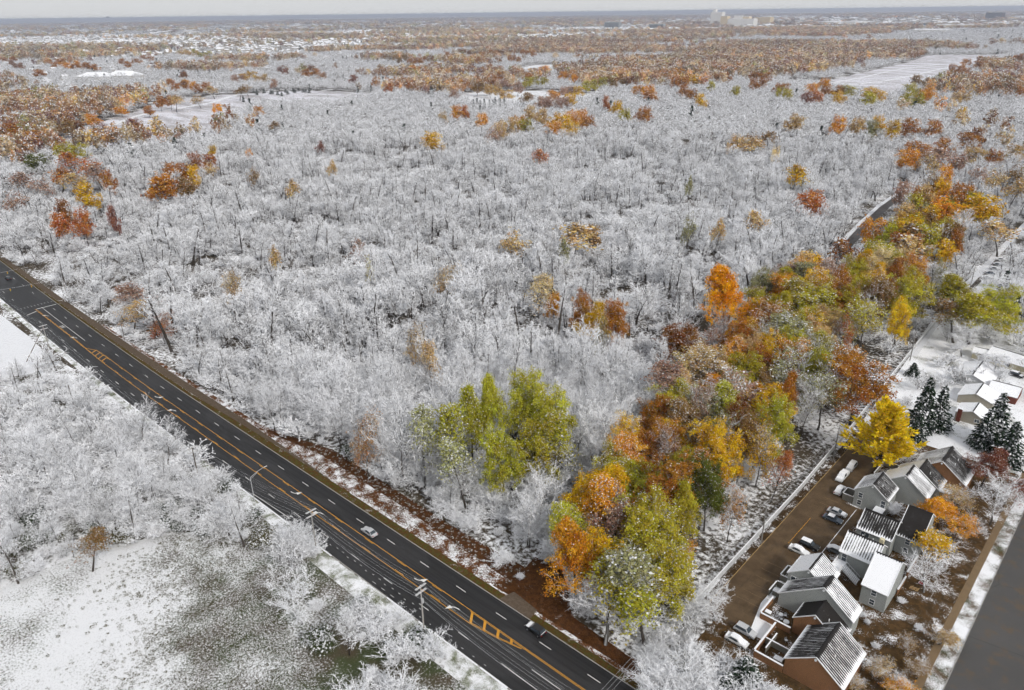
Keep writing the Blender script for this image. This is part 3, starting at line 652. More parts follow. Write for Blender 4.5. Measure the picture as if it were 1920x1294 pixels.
# ------------------------------------------------------------------ coloured trees, one by one
COL = dict(rust=(.36, .13, .028), drust=(.23, .08, .026), brown=(.26, .145, .06), orange=(.58, .23, .025), hot=(.72, .28, .012), gold=(.58, .32, .02), yellow=(.78, .50, .025),
           olive=(.38, .30, .035), green=(.40, .355, .04), dgreen=(.12, .125, .025), tan=(.50, .32, .15), pink=(.37, .22, .17), maroon=(.24, .085, .065), red=(.40, .12, .04), pale=(.66, .50, .28), greyolive=(.28, .26, .13), palegreen=(.44, .42, .17), salmon=(.50, .25, .11))
WORD = dict(rust='rust-brown', drust='dark rust', brown='brown', orange='orange', hot='bright orange', gold='golden-orange', yellow='yellow', olive='olive', green='yellow-green', dgreen='dark olive',
            tan='tan', pink='pinkish tan', maroon='maroon', red='brick-red', pale='pale cream', greyolive='grey-olive', palegreen='pale green', salmon='faded orange')
def scatter(r0, r1, cell, z=0):
    """jittered grid over the wedge of land in front of the camera"""
    half = rad(43); xs = np.arange(-r1, r1, cell)
    out = []
    X, Y = np.meshgrid(np.arange(-r1*math.sin(half)-60, r1*math.sin(half)+60, cell), np.arange(-20, r1, cell)); X = X.ravel(); Y = Y.ravel()
    X = X + (NR.random(len(X))-.5)*cell*.95; Y = Y + (NR.random(len(Y))-.5)*cell*.95; D = np.hypot(X, Y); ok = (D >= r0) & (D < r1); X = X[ok]; Y = Y[ok]
    c, s = math.cos(YAW), math.sin(YAW); P = np.c_[c*X - s*Y + CAM[0], s*X + c*Y + CAM[1], np.full(len(X), z)]
    px, py, w = PXA(P); ok = (w > 20) & (px > -140) & (px < 2060) & (py < 1480)
    return P[ok], px[ok], py[ok]
placed = []                                             # crown footprints, so the bare trees keep off them
def leafy(px, py, w, col, h=22, form='leaf', snow=.12, label=None, group=None, var=None, name=None):
    x, y = G(px, py, .64*h); P = np.array([x, y, .6*h]); dist = float((P-CAM) @ FW)
    near = dist < 330; kind = ('leaf' if form == 'leaf' else 'sparse') + ('N' if near else 'M')
    if form == 'feather': kind = 'feather'
    v = R.randrange(9) if var is None else var; kd = K[kind][v % len(K[kind])]; wm = w*dist/FPX
    c = np.minimum(np.array(COL[col])*(1.0+.3*R.random()), .85); snow *= .55; lab = label or ''
    placed.append((x, y, wm*.40, h*(1.25 if dist > 330 else 1))); form_w = {'leaf': 'tree', 'sparse': 'half-bare tree'}
    hue = {'orange': 'orange_tree', 'hot': 'orange_tree', 'gold': 'golden_tree', 'yellow': 'golden_tree', 'olive': 'olive_tree', 'green': 'olive_tree', 'dgreen': 'olive_tree', 'tan': 'tan_tree', 'pink': 'tan_tree', 'pale': 'tan_tree'}.get(col, 'russet_tree')
    if label and 'corner grove' in label: wm *= 1.15
    return tree(name or {'leaf': hue, 'sparse': 'half_bare_tree', 'feather': 'golden_tree'}[form], kind, v, x, y, h/kd.H, wm/kd.W*1.02, None, c, snow,
                lab or '%s %s %s' % (WORD[col], {'leaf': 'autumn tree', 'sparse': 'half-bare autumn tree'}[form], group), 'tree', group)

# hand-placed trees of the foreground
for a in (
    (985, 742, 78, 'green', 30, 'leaf', .04, 'tallest yellow-green tree at the top of the green grove'),
    (1040, 775, 80, 'green', 28, 'leaf', .06, 'yellow-green tree at the east shoulder of the green grove'),
    (925, 760, 60, 'green', 31, 'leaf', .04, 'slim yellow-green tree with a pointed top in the green grove'),
    (882, 790, 74, 'green', 28, 'leaf', .2, 'thinning olive tree between the paired tops of the green grove'),
    (838, 802, 60, 'green', 27, 'sparse', .3, 'thinning olive tree on the west side of the green grove'),
    (790, 830, 60, 'palegreen', 25, 'sparse', .5, 'snowy grey-olive tree fading out the west end of the green grove'),
    (1005, 825, 84, 'olive', 25, 'leaf', .1, 'golden-olive tree low in the middle of the green grove'),
    (945, 850, 80, 'green', 25, 'leaf', .1, 'yellow-green tree at the front foot of the green grove'),
    (1052, 840, 66, 'green', 24, 'sparse', .15, 'half-bare yellow-green tree on the east foot of the green grove'),
    (872, 872, 60, 'palegreen', 23, 'sparse', .45, 'snowy grey-olive tree at the front foot of the green grove'),
    (683, 815, 58, 'salmon', 22, 'sparse', .3, 'thin faded orange tree alone in white woods beside the road bank'),
    (1112, 605, 58, 'gold', 22, 'leaf', .12, 'golden tree in the middle of the three-tree clump in the woods'),
    (1090, 580, 42, 'rust', 23, 'leaf', .14, 'rust tree on the west of the three-tree clump in the woods'),
    (1152, 592, 56, 'rust', 23, 'leaf', .1, 'red-rust tree on the east of the three-tree clump in the woods'),
    (1366, 552, 86, 'hot', 31, 'leaf', .03, 'brilliant orange tree standing alone before the white woods'),
    (1285, 640, 84, 'drust', 20, 'leaf', .1, 'round dark rust oak south of the brilliant orange tree'),
    (1445, 605, 96, 'rust', 22, 'leaf', .42, 'snow-speckled rust oak right of the brilliant orange tree'),
    (1340, 690, 120, 'tan', 22, 'leaf', .5, 'broad snow-flecked tan oak in the belt beside the fence'),
    (1385, 735, 115, 'pink', 22, 'sparse', .3, 'pinkish half-bare tree below the snow-flecked tan oak'),
    (1437, 640, 88, 'greyolive', 21, 'sparse', .3, 'grey-olive half-bare tree beneath the snow-speckled rust oak'),
    (1512, 630, 88, 'greyolive', 21, 'sparse', .3, 'grey-olive half-bare tree in the middle of the fence belt'),
    (1482, 690, 100, 'greyolive', 22, 'sparse', .35, 'wide grey-olive tree with snowy branches behind the dark orange tree'),
    (1548, 725, 95, 'greyolive', 23, 'sparse', .35, 'grey-olive branchy tree just west of the big rust oak'),
    (1525, 562, 108, 'olive', 23, 'leaf', .22, 'wide olive oak with a snowy golden crest in the fence belt'),
    (1520, 535, 70, 'gold', 24, 'leaf', .3, 'golden crown behind the wide olive oak'),
    (1578, 548, 50, 'rust', 24, 'leaf', .12, 'rust crown on the east shoulder of the wide olive oak'),
    (1625, 590, 80, 'olive', 24, 'sparse', .15, 'tangled olive tree east of the wide olive oak'),
    (1638, 548, 68, 'brown', 24, 'leaf', .2, 'snow-dusted brown oak in the middle of the fence belt'),
    (1582, 615, 40, 'red', 18, 'sparse', .1, 'small brick-red tree among the grey-olive trees'),
    (1700, 545, 80, 'olive', 26, 'leaf', .06, 'tall yellow-olive tree above leaning trunks by the fence lane'),
    (1690, 590, 40, 'yellow', 22, 'leaf', .02, 'slender bright yellow tree below the tall yellow-olive tree'),
    (1720, 508, 44, 'orange', 24, 'leaf', .12, 'small round orange crown above the tall yellow-olive tree'),
    (1655, 500, 78, 'pale', 24, 'leaf', .2, 'pale straw-yellow crown in the upper fence belt'),
    (1586, 478, 48, 'drust', 21, 'sparse', .25, 'dark red-brown tree beside the dark path'),
    (1556, 510, 58, 'pink', 21, 'leaf', .6, 'snow-covered pinkish crown at the west edge of the fence belt'),
    (1582, 526, 38, 'rust', 22, 'leaf', .2, 'small rust crown beside the snow-covered pinkish crown'),
    (1756, 515, 52, 'greyolive', 22, 'sparse', .15, 'olive thinning tree beside the snowy lane'),
    (1832, 580, 112, 'olive', 22, 'leaf', .08, 'broad yellow-olive tree standing over the snowy yards'),
    (1862, 565, 84, 'green', 21, 'leaf', .06, 'yellow-green crown merging east of the broad yellow-olive tree'),
    (1800, 545, 66, 'olive', 20, 'leaf', .1, 'olive crown merging west of the broad yellow-olive tree'),
    (1880, 440, 60, 'tan', 18, 'sparse', .2, 'tan half-bare tree above the row of snowed-in cars'),
    (1800, 590, 60, 'brown', 18, 'sparse', .2, 'brown half-bare tree in front of the broad yellow-olive tree'),
    (1612, 702, 122, 'rust', 27, 'leaf', .1, 'huge rust-orange oak with bare trunk beside the fence'),
    (1278, 742, 56, 'green', 20, 'leaf', .4, 'snow-topped yellow-green tree between the pinkish trees and white woods'),
    (1470, 742, 46, 'rust', 22, 'leaf', .05, 'small burnt orange tree above the green crown by the fence'),
    (1388, 792, 56, 'drust', 22, 'leaf', .03, 'dark burnt orange crown left of the green crown by the fence'),
    (1447, 790, 78, 'green', 22, 'leaf', .08, 'round green crown beside the fence strip'),
    (1352, 842, 96, 'gold', 22, 'leaf', .05, 'golden-yellow crown below the dark burnt orange crown'),
    (1428, 838, 62, 'gold', 20, 'sparse', .12, 'thin golden tree below the round green crown'),
    (1455, 880, 36, 'red', 16, 'sparse', .02, 'narrow fiery red tree at the edge of the fence strip'),
    (1330, 905, 86, 'dgreen', 22, 'leaf', .06, 'dark olive-green tree above the fence strip'),
    (1372, 950, 44, 'orange', 16, 'sparse', .05, 'low orange tree at the foot of the dark olive-green tree'),
    (1238, 908, 96, 'rust', 24, 'leaf', .06, 'burnt orange crown at the top of the corner grove'),
    (1145, 935, 100, 'orange', 24, 'leaf', .32, 'snow-flecked orange crown at the back of the corner grove'),
    (1082, 1045, 92, 'orange', 22, 'leaf', .05, 'deep orange tree at the west edge of the corner grove'),
    (1200, 985, 100, 'olive', 24, 'leaf', .1, 'olive-gold crown in the middle of the corner grove'),
    (1175, 1060, 96, 'greyolive', 22, 'sparse', .25, 'grey-olive branchy tree at the front of the corner grove'),
    (1250, 1060, 92, 'olive', 21, 'leaf', .14, 'olive tree at the east front of the corner grove'),
    (1140, 1125, 86, 'olive', 18, 'sparse', .2, 'olive half-bare tree nearest the road in the corner grove'),
    (1215, 1130, 80, 'green', 17, 'sparse', .15, 'green-gold half-bare tree at the south tip of the corner grove'),
    (1292, 1030, 28, 'orange', 12, 'sparse', .02, 'narrow orange sapling at the edge of the snowy strip'),
    (1005, 555, 52, 'pale', 22, 'sparse', .2, 'pale cream beech glowing in the white woods'),
    (1038, 568, 28, 'orange', 16, 'leaf', .05, 'narrow orange tree beside the pale cream beech'),
    (972, 455, 58, 'tan', 23, 'sparse', .2, 'tan-orange half-bare tree in the middle of the white woods'),
    (1072, 450, 78, 'tan', 22, 'sparse', .3, 'wide tan tree with white branches in the middle of the woods'),
    (1115, 442, 28, 'brown', 20, 'leaf', .1, 'small brown crown beside the wide tan tree'),
    (835, 520, 55, 'tan', 20, 'sparse', .3, 'thin tan tree with bare white limbs in the woods'),
    (268, 560, 62, 'pink', 17, 'sparse', .15, 'salmon half-bare tree at the woods edge above the road'),
    (300, 605, 46, 'red', 14, 'sparse', .08, 'orange-red low tree at the woods edge above the road'),
    (240, 590, 46, 'tan', 15, 'sparse', .2, 'tan half-bare tree beside the sidewalk bank'),
    (1520, 377, 66, 'red', 21, 'leaf', .1, 'brick-red oak standing alone before the dark path'),
    (1488, 335, 40, 'gold', 25, 'sparse', .1, 'tall tan-gold tree behind the brick-red oak'),
    (1840, 388, 76, 'gold', 24, 'leaf', .06, 'large golden-orange oak at the top of the fence belt'),
    (1762, 392, 66, 'orange', 23, 'leaf', .08, 'orange oak beside the large golden-orange oak'),
    (1700, 425, 52, 'gold', 22, 'leaf', .08, 'golden-orange crown over the upper fence belt'),
    (1640, 428, 46, 'orange', 21, 'leaf', .25, 'snowy orange crown beside the upper dark path'),
    (1690, 445, 56, 'brown', 22, 'sparse', .2, 'brown half-bare tree under the golden-orange crown'),
    (1785, 440, 46, 'brown', 22, 'leaf', .08, 'brown oak below the large golden-orange oak'),
    (1792, 452, 28, 'rust', 20, 'leaf', .08, 'small rust crown below the brown oak'),
    (1765, 472, 44, 'gold', 21, 'leaf', .08, 'small gold-brown crown above the snowy lane'),
    (1715, 470, 60, 'tan', 20, 'sparse', .3, 'tan twiggy tree in the upper fence belt'),
    (160, 1025, 50, 'brown', 11, 'sparse', .05, 'dark brown leafy tree at the edge of the thicket'),
    (1852, 868, 66, 'maroon', 12, 'leaf', .1, 'crimson-pink tree behind the brick townhouse'),
    (1770, 955, 82, 'orange', 10, 'leaf', .1, 'orange tree pressed against the grey townhouse wall'),
    (1742, 1005, 70, 'gold', 8, 'sparse', .12, 'half-bare golden tree in the yard by the black roof'),
): leafy(a[0], a[1], a[2], a[3], a[4], a[5], a[6], a[7], var=2 if a[3] == 'hot' or 'slim' in a[7] or 'between the paired' in a[7] else 1 if 'green grove' in a[7] and a[5] == 'leaf' and 'foot' not in a[7] else 0 if 'foot of the green' in a[7] and a[5] == 'leaf' else 1 if a[5] == 'sparse' and 'grove' in a[7] else None)
golden = leafy(1662, 803, 178, 'yellow', 20.5, 'feather', .04, 'plume-branched golden-yellow tree shading the parking lot')

# trees of the middle distance, by clump
def clump(group, items, h=19, form='leaf', snow=.15):
    h = h*1.15
    for it in items:
        px, py, w, c = it[:4]; f = it[4] if len(it) > 4 else form
        x, y = G(px, py, .64*h); d = float((np.array([x, y, .6*h])-CAM) @ FW); wm = w*d/FPX; k = max(1, round(wm/14))       # a broad patch is several crowns
        for q in range(k): leafy(px+(q-(k-1)/2)*w/k+R.uniform(-.1, .1)*w/k, py+R.uniform(-.12, .12)*w, w/k*(1.25 if k > 1 else 1), c, h*R.uniform(.9, 1.12), f, snow*(.6+.8*R.random()), None, group)
clump('in the copse by the west park road', [(5,247,50,'rust'),(42,252,60,'rust'),(28,238,35,'maroon'),(110,235,48,'brown'),(140,236,36,'drust'),(75,306,46,'dgreen'),(134,283,55,'olive'),(60,255,30,'orange')])
clump('scattered over the west park meadow', [(180,197,26,'drust'),(228,209,27,'hot'),(170,225,30,'orange'),(278,206,22,'rust'),(405,203,20,'hot'),(482,206,22,'orange'),(245,231,30,'maroon'),(186,242,30,'maroon','sparse'),(202,256,22,'rust'),(226,250,30,'tan','sparse'),(280,250,20,'maroon','sparse'),(264,258,16,'rust','sparse'),(332,256,14,'pink','sparse'),(395,283,16,'gold'),(468,288,13,'orange'),(512,240,22,'brown','sparse')], 14)
clump('in the rust clump behind the park meadow', [(308,186,34,'rust'),(330,160,46,'rust'),(355,158,26,'orange'),(382,163,30,'rust'),(375,185,26,'tan','sparse'),(330,190,26,'tan','sparse'),(400,172,24,'tan','sparse')], 18)
clump('on the slope beyond the park meadow', [(465,141,32,'gold'),(490,146,26,'tan'),(446,146,22,'pink'),(456,168,36,'brown','sparse'),(588,137,44,'rust'),(575,128,26,'drust'),(512,156,14,'pink'),(530,132,20,'maroon'),(345,140,16,'drust')], 17)
clump('in the western woods above the road', [(292,348,58,'rust'),(312,340,40,'orange'),(335,328,52,'rust'),(375,305,52,'red'),(350,345,36,'brown'),(365,328,22,'gold'),(398,316,30,'tan','sparse'),(330,315,40,'rust'),(60,342,66,'pink','sparse'),(150,308,66,'red','sparse'),(105,338,46,'rust','sparse'),(206,340,28,'rust'),(166,368,40,'gold'),(152,345,48,'tan','sparse'),(110,418,36,'red'),(155,410,38,'red'),(130,395,30,'drust'),(214,410,20,'maroon'),(35,380,42,'pink','sparse'),(185,325,36,'pink','sparse')], 19)
clump('in the rust row below the western suburb', [(92,95,32,'orange'),(75,136,26,'rust'),(105,118,36,'rust'),(128,120,34,'orange'),(150,125,30,'rust'),(172,125,28,'rust'),(240,117,36,'rust'),(278,108,22,'rust'),(135,88,46,'olive'),(160,86,30,'brown'),(15,110,34,'rust'),(30,120,28,'drust'),(50,105,26,'brown'),(255,90,36,'orange'),(275,88,26,'rust'),(380,98,36,'olive'),(355,97,36,'tan')], 18)
clump('in the oak grove beyond the pond clearing', [(750,109,30,'brown'),(775,114,26,'rust'),(797,111,28,'rust'),(838,104,28,'rust'),(862,116,44,'tan'),(850,112,26,'rust'),(895,110,28,'rust'),(915,98,36,'rust'),(940,100,30,'drust'),(872,95,26,'drust'),(780,131,30,'orange'),(823,133,20,'rust'),(852,156,42,'orange'),(853,174,20,'pink'),(657,150,18,'maroon'),(728,165,18,'red'),(768,160,10,'red'),(965,108,26,'rust'),(990,97,30,'rust'),(1010,90,30,'brown')], 18)
clump('around the snowy clearing', [(860,211,28,'orange'),(830,216,18,'tan','sparse'),(876,207,14,'red'),(920,130,42,'rust'),(925,145,46,'rust'),(905,166,38,'brown'),(926,166,32,'tan'),(960,160,38,'pink'),(1002,147,48,'olive'),(995,140,30,'rust'),(1022,128,20,'hot'),(950,178,28,'tan'),(985,184,26,'brown'),(1063,143,38,'orange'),(1066,166,34,'pink'),(1085,169,20,'gold'),(1040,178,28,'orange'),(1020,190,32,'pink'),(1055,191,34,'pink'),(1070,183,22,'gold')], 18)
clump('in the orange copse at the middle of the woods', [(950,236,46,'tan'),(970,228,32,'orange'),(990,235,28,'olive'),(1010,214,42,'tan'),(1036,241,32,'orange'),(1050,225,38,'gold'),(1066,236,32,'gold'),(1085,219,42,'orange'),(1107,231,30,'rust'),(925,246,34,'pink','sparse'),(817,268,42,'gold'),(1022,300,32,'red','sparse'),(905,222,24,'orange')], 20, snow=.3)
clump('in the oak band across the eastern woods', [(1115,155,46,'olive'),(1150,155,46,'brown'),(1130,145,32,'rust'),(1172,141,32,'rust'),(1200,146,42,'drust'),(1210,165,42,'orange'),(1222,182,30,'rust'),(1265,136,34,'orange'),(1275,151,34,'rust'),(1290,145,34,'gold'),(1290,171,38,'rust'),(1317,187,22,'gold'),(1335,160,16,'olive'),(1355,143,32,'rust'),(1380,171,20,'olive'),(1425,140,42,'rust'),(1420,156,34,'rust'),(1441,137,28,'tan'),(1465,166,28,'rust'),(1471,173,30,'olive'),(1510,181,28,'maroon'),(1535,160,42,'orange'),(1560,166,34,'rust'),(1530,181,28,'red'),(1575,179,26,'gold'),(1592,166,28,'olive'),(1640,175,42,'gold'),(1630,182,30,'olive')], 19, snow=.2)
clump('along the near edge of the far meadow', [(1710,165,28,'olive'),(1735,151,36,'brown'),(1757,156,32,'tan'),(1740,175,46,'orange'),(1715,186,38,'olive'),(1800,181,32,'tan'),(1805,211,20,'gold'),(1852,156,28,'red'),(1866,161,28,'tan'),(1838,160,30,'maroon','sparse'),(1830,120,46,'rust'),(1800,131,38,'rust'),(1862,112,36,'brown'),(1908,110,34,'rust'),(1915,173,18,'rust'),(1785,138,26,'rust')], 19, snow=.2)
clump('in the mixed trees east of the woods', [(1140,193,14,'red'),(1160,201,24,'gold'),(1176,212,24,'olive'),(1206,215,34,'rust'),(1570,230,28,'orange'),(1490,229,34,'tan'),(1610,231,34,'tan'),(1660,236,46,'gold'),(1640,240,30,'greyolive'),(1710,236,34,'rust'),(1750,241,34,'rust'),(1380,270,34,'tan'),(1425,263,62,'brown','sparse'),(1400,270,40,'tan','sparse'),(1455,291,18,'pale'),(1720,284,50,'rust'),(1700,292,40,'orange'),(1738,302,36,'tan','sparse'),(1772,277,34,'rust'),(1820,260,46,'rust'),(1836,254,28,'drust'),(1832,287,44,'tan'),(1905,290,40,'tan'),(1756,302,50,'pink','sparse'),(1772,331,28,'orange'),(1862,294,30,'rust'),(1792,300,32,'pink'),(1910,330,40,'brown','sparse'),(1870,330,40,'tan','sparse'),(1830,330,36,'pink','sparse'),(1740,345,40,'brown','sparse'),(1700,365,34,'pink'),(1735,370,30,'tan'),(1900,360,40,'tan','sparse')], 20, snow=.2)
clump('thinly scattered through the white woods', [(675,476,28,'pink'),(693,515,18,'olive'),(510,491,22,'tan'),(440,531,36,'tan'),(1250,835,62,'pink'),(1310,760,60,'pink'),(775,645,42,'tan'),(805,690,36,'tan'),(600,280,16,'maroon'),(620,320,18,'tan'),(1130,620,26,'greyolive'),(1295,430,28,'greyolive'),(1345,440,26,'tan'),(1290,355,14,'greyolive'),(1420,420,36,'tan'),(470,330,26,'brown'),(545,360,26,'tan'),(1060,480,20,'greyolive')], 19, 'sparse', .3)

# the mixed canopy beside the fence strip, filled in between the trees above
P, px, py = scatter(120, 560, 8.0)
for p, a, b in zip(P, px, py):
    y = p[1]; wr = float(np.interp(y, [0, 34, 79, 115, 186, 310, 430, 700], [113, 110.5, 105, 101.5, 94, 83, 78, 60]))
    wid = float(np.interp(y, [20, 60, 120, 200, 300, 450], [24, 34, 40, 42, 34, 26]))
    if not (18 < y < 440 and wr-wid < p[0] < wr-2) or a > 1900: continue
    if min((p[0]-q[0])**2+(p[1]-q[1])**2 - (q[2]*.9)**2 for q in placed) < 4: continue
    if 275 < y < 440 and p[0] < np.interp(y, [275, 440], [58, 44]): continue
    if any(1545 < PX(p[0], p[1], z)[0] < 1705 and abs(PX(p[0], p[1], z)[1] - np.interp(PX(p[0], p[1], z)[0], [1545, 1625, 1690], [510, 425, 365])) < 38 for z in (0, 6, 12, 18)): continue
    c = R.choices(('greyolive', 'olive', 'brown', 'rust', 'gold', 'pink', 'tan', 'orange', 'green'), (9, 18, 8, 18, 19, 4, 6, 18, 10))[0]; f = 'sparse' if c in ('greyolive', 'pink') and R.random() < .7 else 'leaf'
    h = R.uniform(15, 23); w = R.uniform(9.5, 14); d = float((np.array([p[0], p[1], .6*h])-CAM) @ FW); qx, qy = PX(p[0], p[1], .64*h)
    leafy(qx, qy, w*FPX/d, c, h, f, R.choice((.02, .04, .06, .3)), None, 'in the canopy ' + ('of the corner grove' if y < 55 else 'below the big rust oak' if y < 110 else 'behind the big rust oak' if y < 190 else 'behind the wide olive oak' if y < 270 else 'beside the dark path'))

# conifers
def spruce(px, py, h, w, snow, label, group=None, var=0):
    """px, py = top of the tree"""
    x, y = G(px, py, h); d = math.dist((x, y, 0), CAM); kd = K['spruceN' if d < 330 else 'spruceF'][var % 2 if d < 330 else 0]
    placed.append((x, y, w*.45, h))
    snow *= .6
    return tree('spruce', 'spruceN' if d < 330 else 'spruceF', var, x, y, h/kd.H, w/kd.W, None, None, snow, label, 'tree', group)
for i, (px, py, h, w, s, lb) in enumerate(((1748, 705, 18, 8.5, .35, 'tall dark spruce west of the ranch house chimney'), (1775, 722, 15, 8, .45, 'snowier spruce close against the ranch house chimney'), (1728, 760, 12, 7, .3, 'short dark spruce behind the golden-yellow tree'),
    (1885, 735, 17, 10, .5, 'broad snowy spruce in front of the ranch houses'), (1910, 790, 13, 9, .4, 'dark spruce at the frame edge below the broad snowy spruce'), (1862, 765, 13, 8, .4, 'dark spruce left of the broad snowy spruce'),
    (1890, 505, 16, 7, .35, 'dark spruce beside the row of snowed-in cars'), (1912, 545, 15, 7, .3, 'dark spruce below the row of snowed-in cars'), (1197, 812, 11, 4.5, .55, 'small snow-capped spruce below the green grove'), (1716, 680, 5, 5, .12, 'small bright evergreen beside the fence wires'),
    (1402, 1232, 8, 8, .5, 'snow-laden spruce beside the brick patio wall'), (1366, 1262, 6, 6, .55, 'low snow-laden spruce at the bottom edge near the patio wall'))):
    spruce(px, py, h, w, s, lb, None, i)
for i in range(11): spruce(8+i*9.5+R.uniform(-3, 3), 186+R.uniform(-4, 5)-i*.6, 15, 7, .15, 'dark spruce in the row along the west edge', 'spruces along the west edge')
for i in range(12): spruce(643+i*8+R.uniform(-2, 2), 103+R.uniform(-2, 2)-i*.4, 15, 9, .03, 'dark green conifer in the dense row beyond the woods', 'conifer row beyond the woods')
for i in range(9): spruce(888+i*7+R.uniform(-2, 2), 184+R.uniform(-3, 5), 13, 6.5, .4, 'snowy spruce in the cluster beside the clearing', 'spruces beside the clearing')
for i, (px, py) in enumerate(((455, 178), (474, 162), (494, 163), (480, 166))): spruce(px, py, 10, 6, .2, 'lone spruce dotted along the park road', 'spruces dotted along the park road')
for i in range(12): spruce(505+i*7+R.uniform(-3, 3), 172+R.uniform(-3, 4)-i*.6, 6, 7, .35, 'low snowy evergreen in the hedge along the park road', 'evergreen hedge along the park road')
for i in range(9): spruce(165+i*9+R.uniform(-4, 4), 262+R.uniform(-3, 6)+i*2, 7, 7, .3, 'low grey-green evergreen beside the west park road', 'evergreens beside the west park road')

# ------------------------------------------------------------------ bare white trees: the nearest one by one, the rest as a mass
def woods_edge(x): return np.interp(x, [-420, -200, -100, -40, -20, -5, 8, 40, 60, 75, 80, 90, 96, 120], [16, 12, 10.5, 9.5, 9.5, 13, 16.5, 15.5, 15, 15, 19, 20, 12, 10])
def woods_right(y): return np.interp(y, [0, 34, 79, 115, 186, 310, 430, 700], [113, 110.5, 105, 101.5, 94, 83, 78, 60])
THICKET = [(-200, 640), (0, 700), (60, 690), (110, 672), (190, 720), (290, 800), (360, 850), (420, 890), (470, 950), (500, 1010), (440, 1030), (385, 1003), (300, 1015), (210, 1032), (120, 1062), (0, 1116), (-200, 1180)]
SOUTH = [(470, 960), (560, 1010), (640, 1085), (740, 1160), (850, 1240), (930, 1310), (930, 1420), (660, 1420), (645, 1300), (560, 1195), (500, 1115), (455, 1050)]
CORNER = [(1190, 1270), (1210, 1160), (1290, 1150), (1335, 1150), (1340, 1200), (1360, 1250), (1440, 1320), (1500, 1400), (1200, 1400)]
creek_x = lambda y: np.interp(y, [p[1] for p in creek_pts], [p[0] for p in creek_pts])
PL = np.array(placed)
def off_crowns(P, k=1.0):
    ok = np.ones(len(P), bool)
    for x, y, r, h in PL:                               # leave air around a coloured crown, most of it on the open (camera) side
        q = h*.22*k; d = CAM[:2]-np.array([x, y]); d = d/np.linalg.norm(d)*q
        ok &= (P[:, 0]-x-d[0])**2 + (P[:, 1]-y-d[1])**2 > (r*k+q*.6)**2
    return ok
def in_woods(P, px, py):
    x, y = P[:, 0], P[:, 1]; w = (y > woods_edge(x)) & (x < woods_right(y))
    w &= ~((y > 278) & (y < 505) & (x > creek_x(y)-6.5) & (x < creek_x(y)+4))
    w &= ~((y > 275) & (y < 445) & (x > creek_x(y)-7) & (x < creek_x(y)+15))
    belt = (x > woods_right(y)-np.interp(y, [20, 60, 120, 200, 300, 450], [24, 34, 40, 42, 34, 26])) & (y > 18) & (y < 440); w &= ~belt | (np.random.default_rng(3).random(len(x)) < .22)
    w &= ~(blocks_path(P) & (y > 180))
    w |= inpoly(px, py, THICKET) & (y < -15.5)
    return w
def openland(px, py): return inpoly(px, py, MEADOW) | inpoly(px, py, PARK) | inpoly(px, py, CLEAR) | inpoly(px, py, CLEAR2)
PATHGAP = [(1540, 520), (1570, 455), (1625, 392), (1680, 355), (1705, 372), (1668, 410), (1640, 445), (1600, 500), (1575, 530)]
def blocks_path(P):
    b = np.zeros(len(P), bool)
    for z in (0, 4, 8, 12):
        q = P.copy(); q[:, 2] = z; a, c, _ = PXA(q); b |= inpoly(a, c, PATHGAP)
    return b
LANE = [(1580, 840), (1640, 770), (1720, 650), (1830, 510), (1915, 410), (1935, 470), (1850, 570), (1760, 680), (1660, 800)]
trees = []
P, px, py = scatter(60, 330, 5.6); ok = in_woods(P, px, py) & off_crowns(P, 1.0) & ((P[:, 1] > 0) | (P[:, 1] < -19) & (NR.random(len(px)) < .55)); P = P[ok]; px = px[ok]; py = py[ok]
dist = np.hypot(P[:, 0]-CAM[0], P[:, 1]-CAM[1]); vis = (px > -30) & (px < 1950) & (py < 1330)
order = np.argsort(np.where(vis, dist, 1e9)); near_ids = order[:235]; rest_ids = order[235:]
for i in near_ids:
    x, y = P[i, :2]; k = .5*vnoise(x, y, 22, 5)+.5*vnoise(x, y, 70, 6); a = .34+.5*k+.12*R.random() if R.random() < .85 else .9+.15*R.random()
    sw = lambda q: 'tall' if q > .85 else 'low' if q < .58 else 'mid-height'
    if y < 0:
        a = .36+.42*R.random()**2; pl = 'in the near thicket towards the snow lot' if x < -62 else 'in the middle of the near thicket' if x < -22 else 'in the near thicket above the snowy field' if y < -30 else 'in the near thicket beside the kerb'
        lb, gp = '%s bare snow-covered tree %s' % ('taller' if a > .55 else 'low' if a < .40 else 'mid-height', pl), 'bare trees ' + pl
    else:
        pl = ('among the coloured trees beside the fence strip' if x > 78 else 'between the green grove and the corner grove' if x > 60 and y < 60 else 'north of the green grove towards the fence belt' if x > 40 and y >= 60 else 'in front of the green grove above the leafy bank' if x > 25 and y < 45
              else 'behind the green grove' if x > 25 else 'behind the snow-streaked leafy bank' if x > -15 else 'along the sidewalk opposite the near thicket' if x > -70 else 'along the sidewalk opposite the snow lot')
        lb, gp = '%s bare snow-covered tree %s' % (sw(a), pl), 'bare trees ' + pl
    tree('snowy_tree', 'bareN', R.randrange(9), x, y, a, a*(1.0+.25*R.random()), label=lb, group=gp)
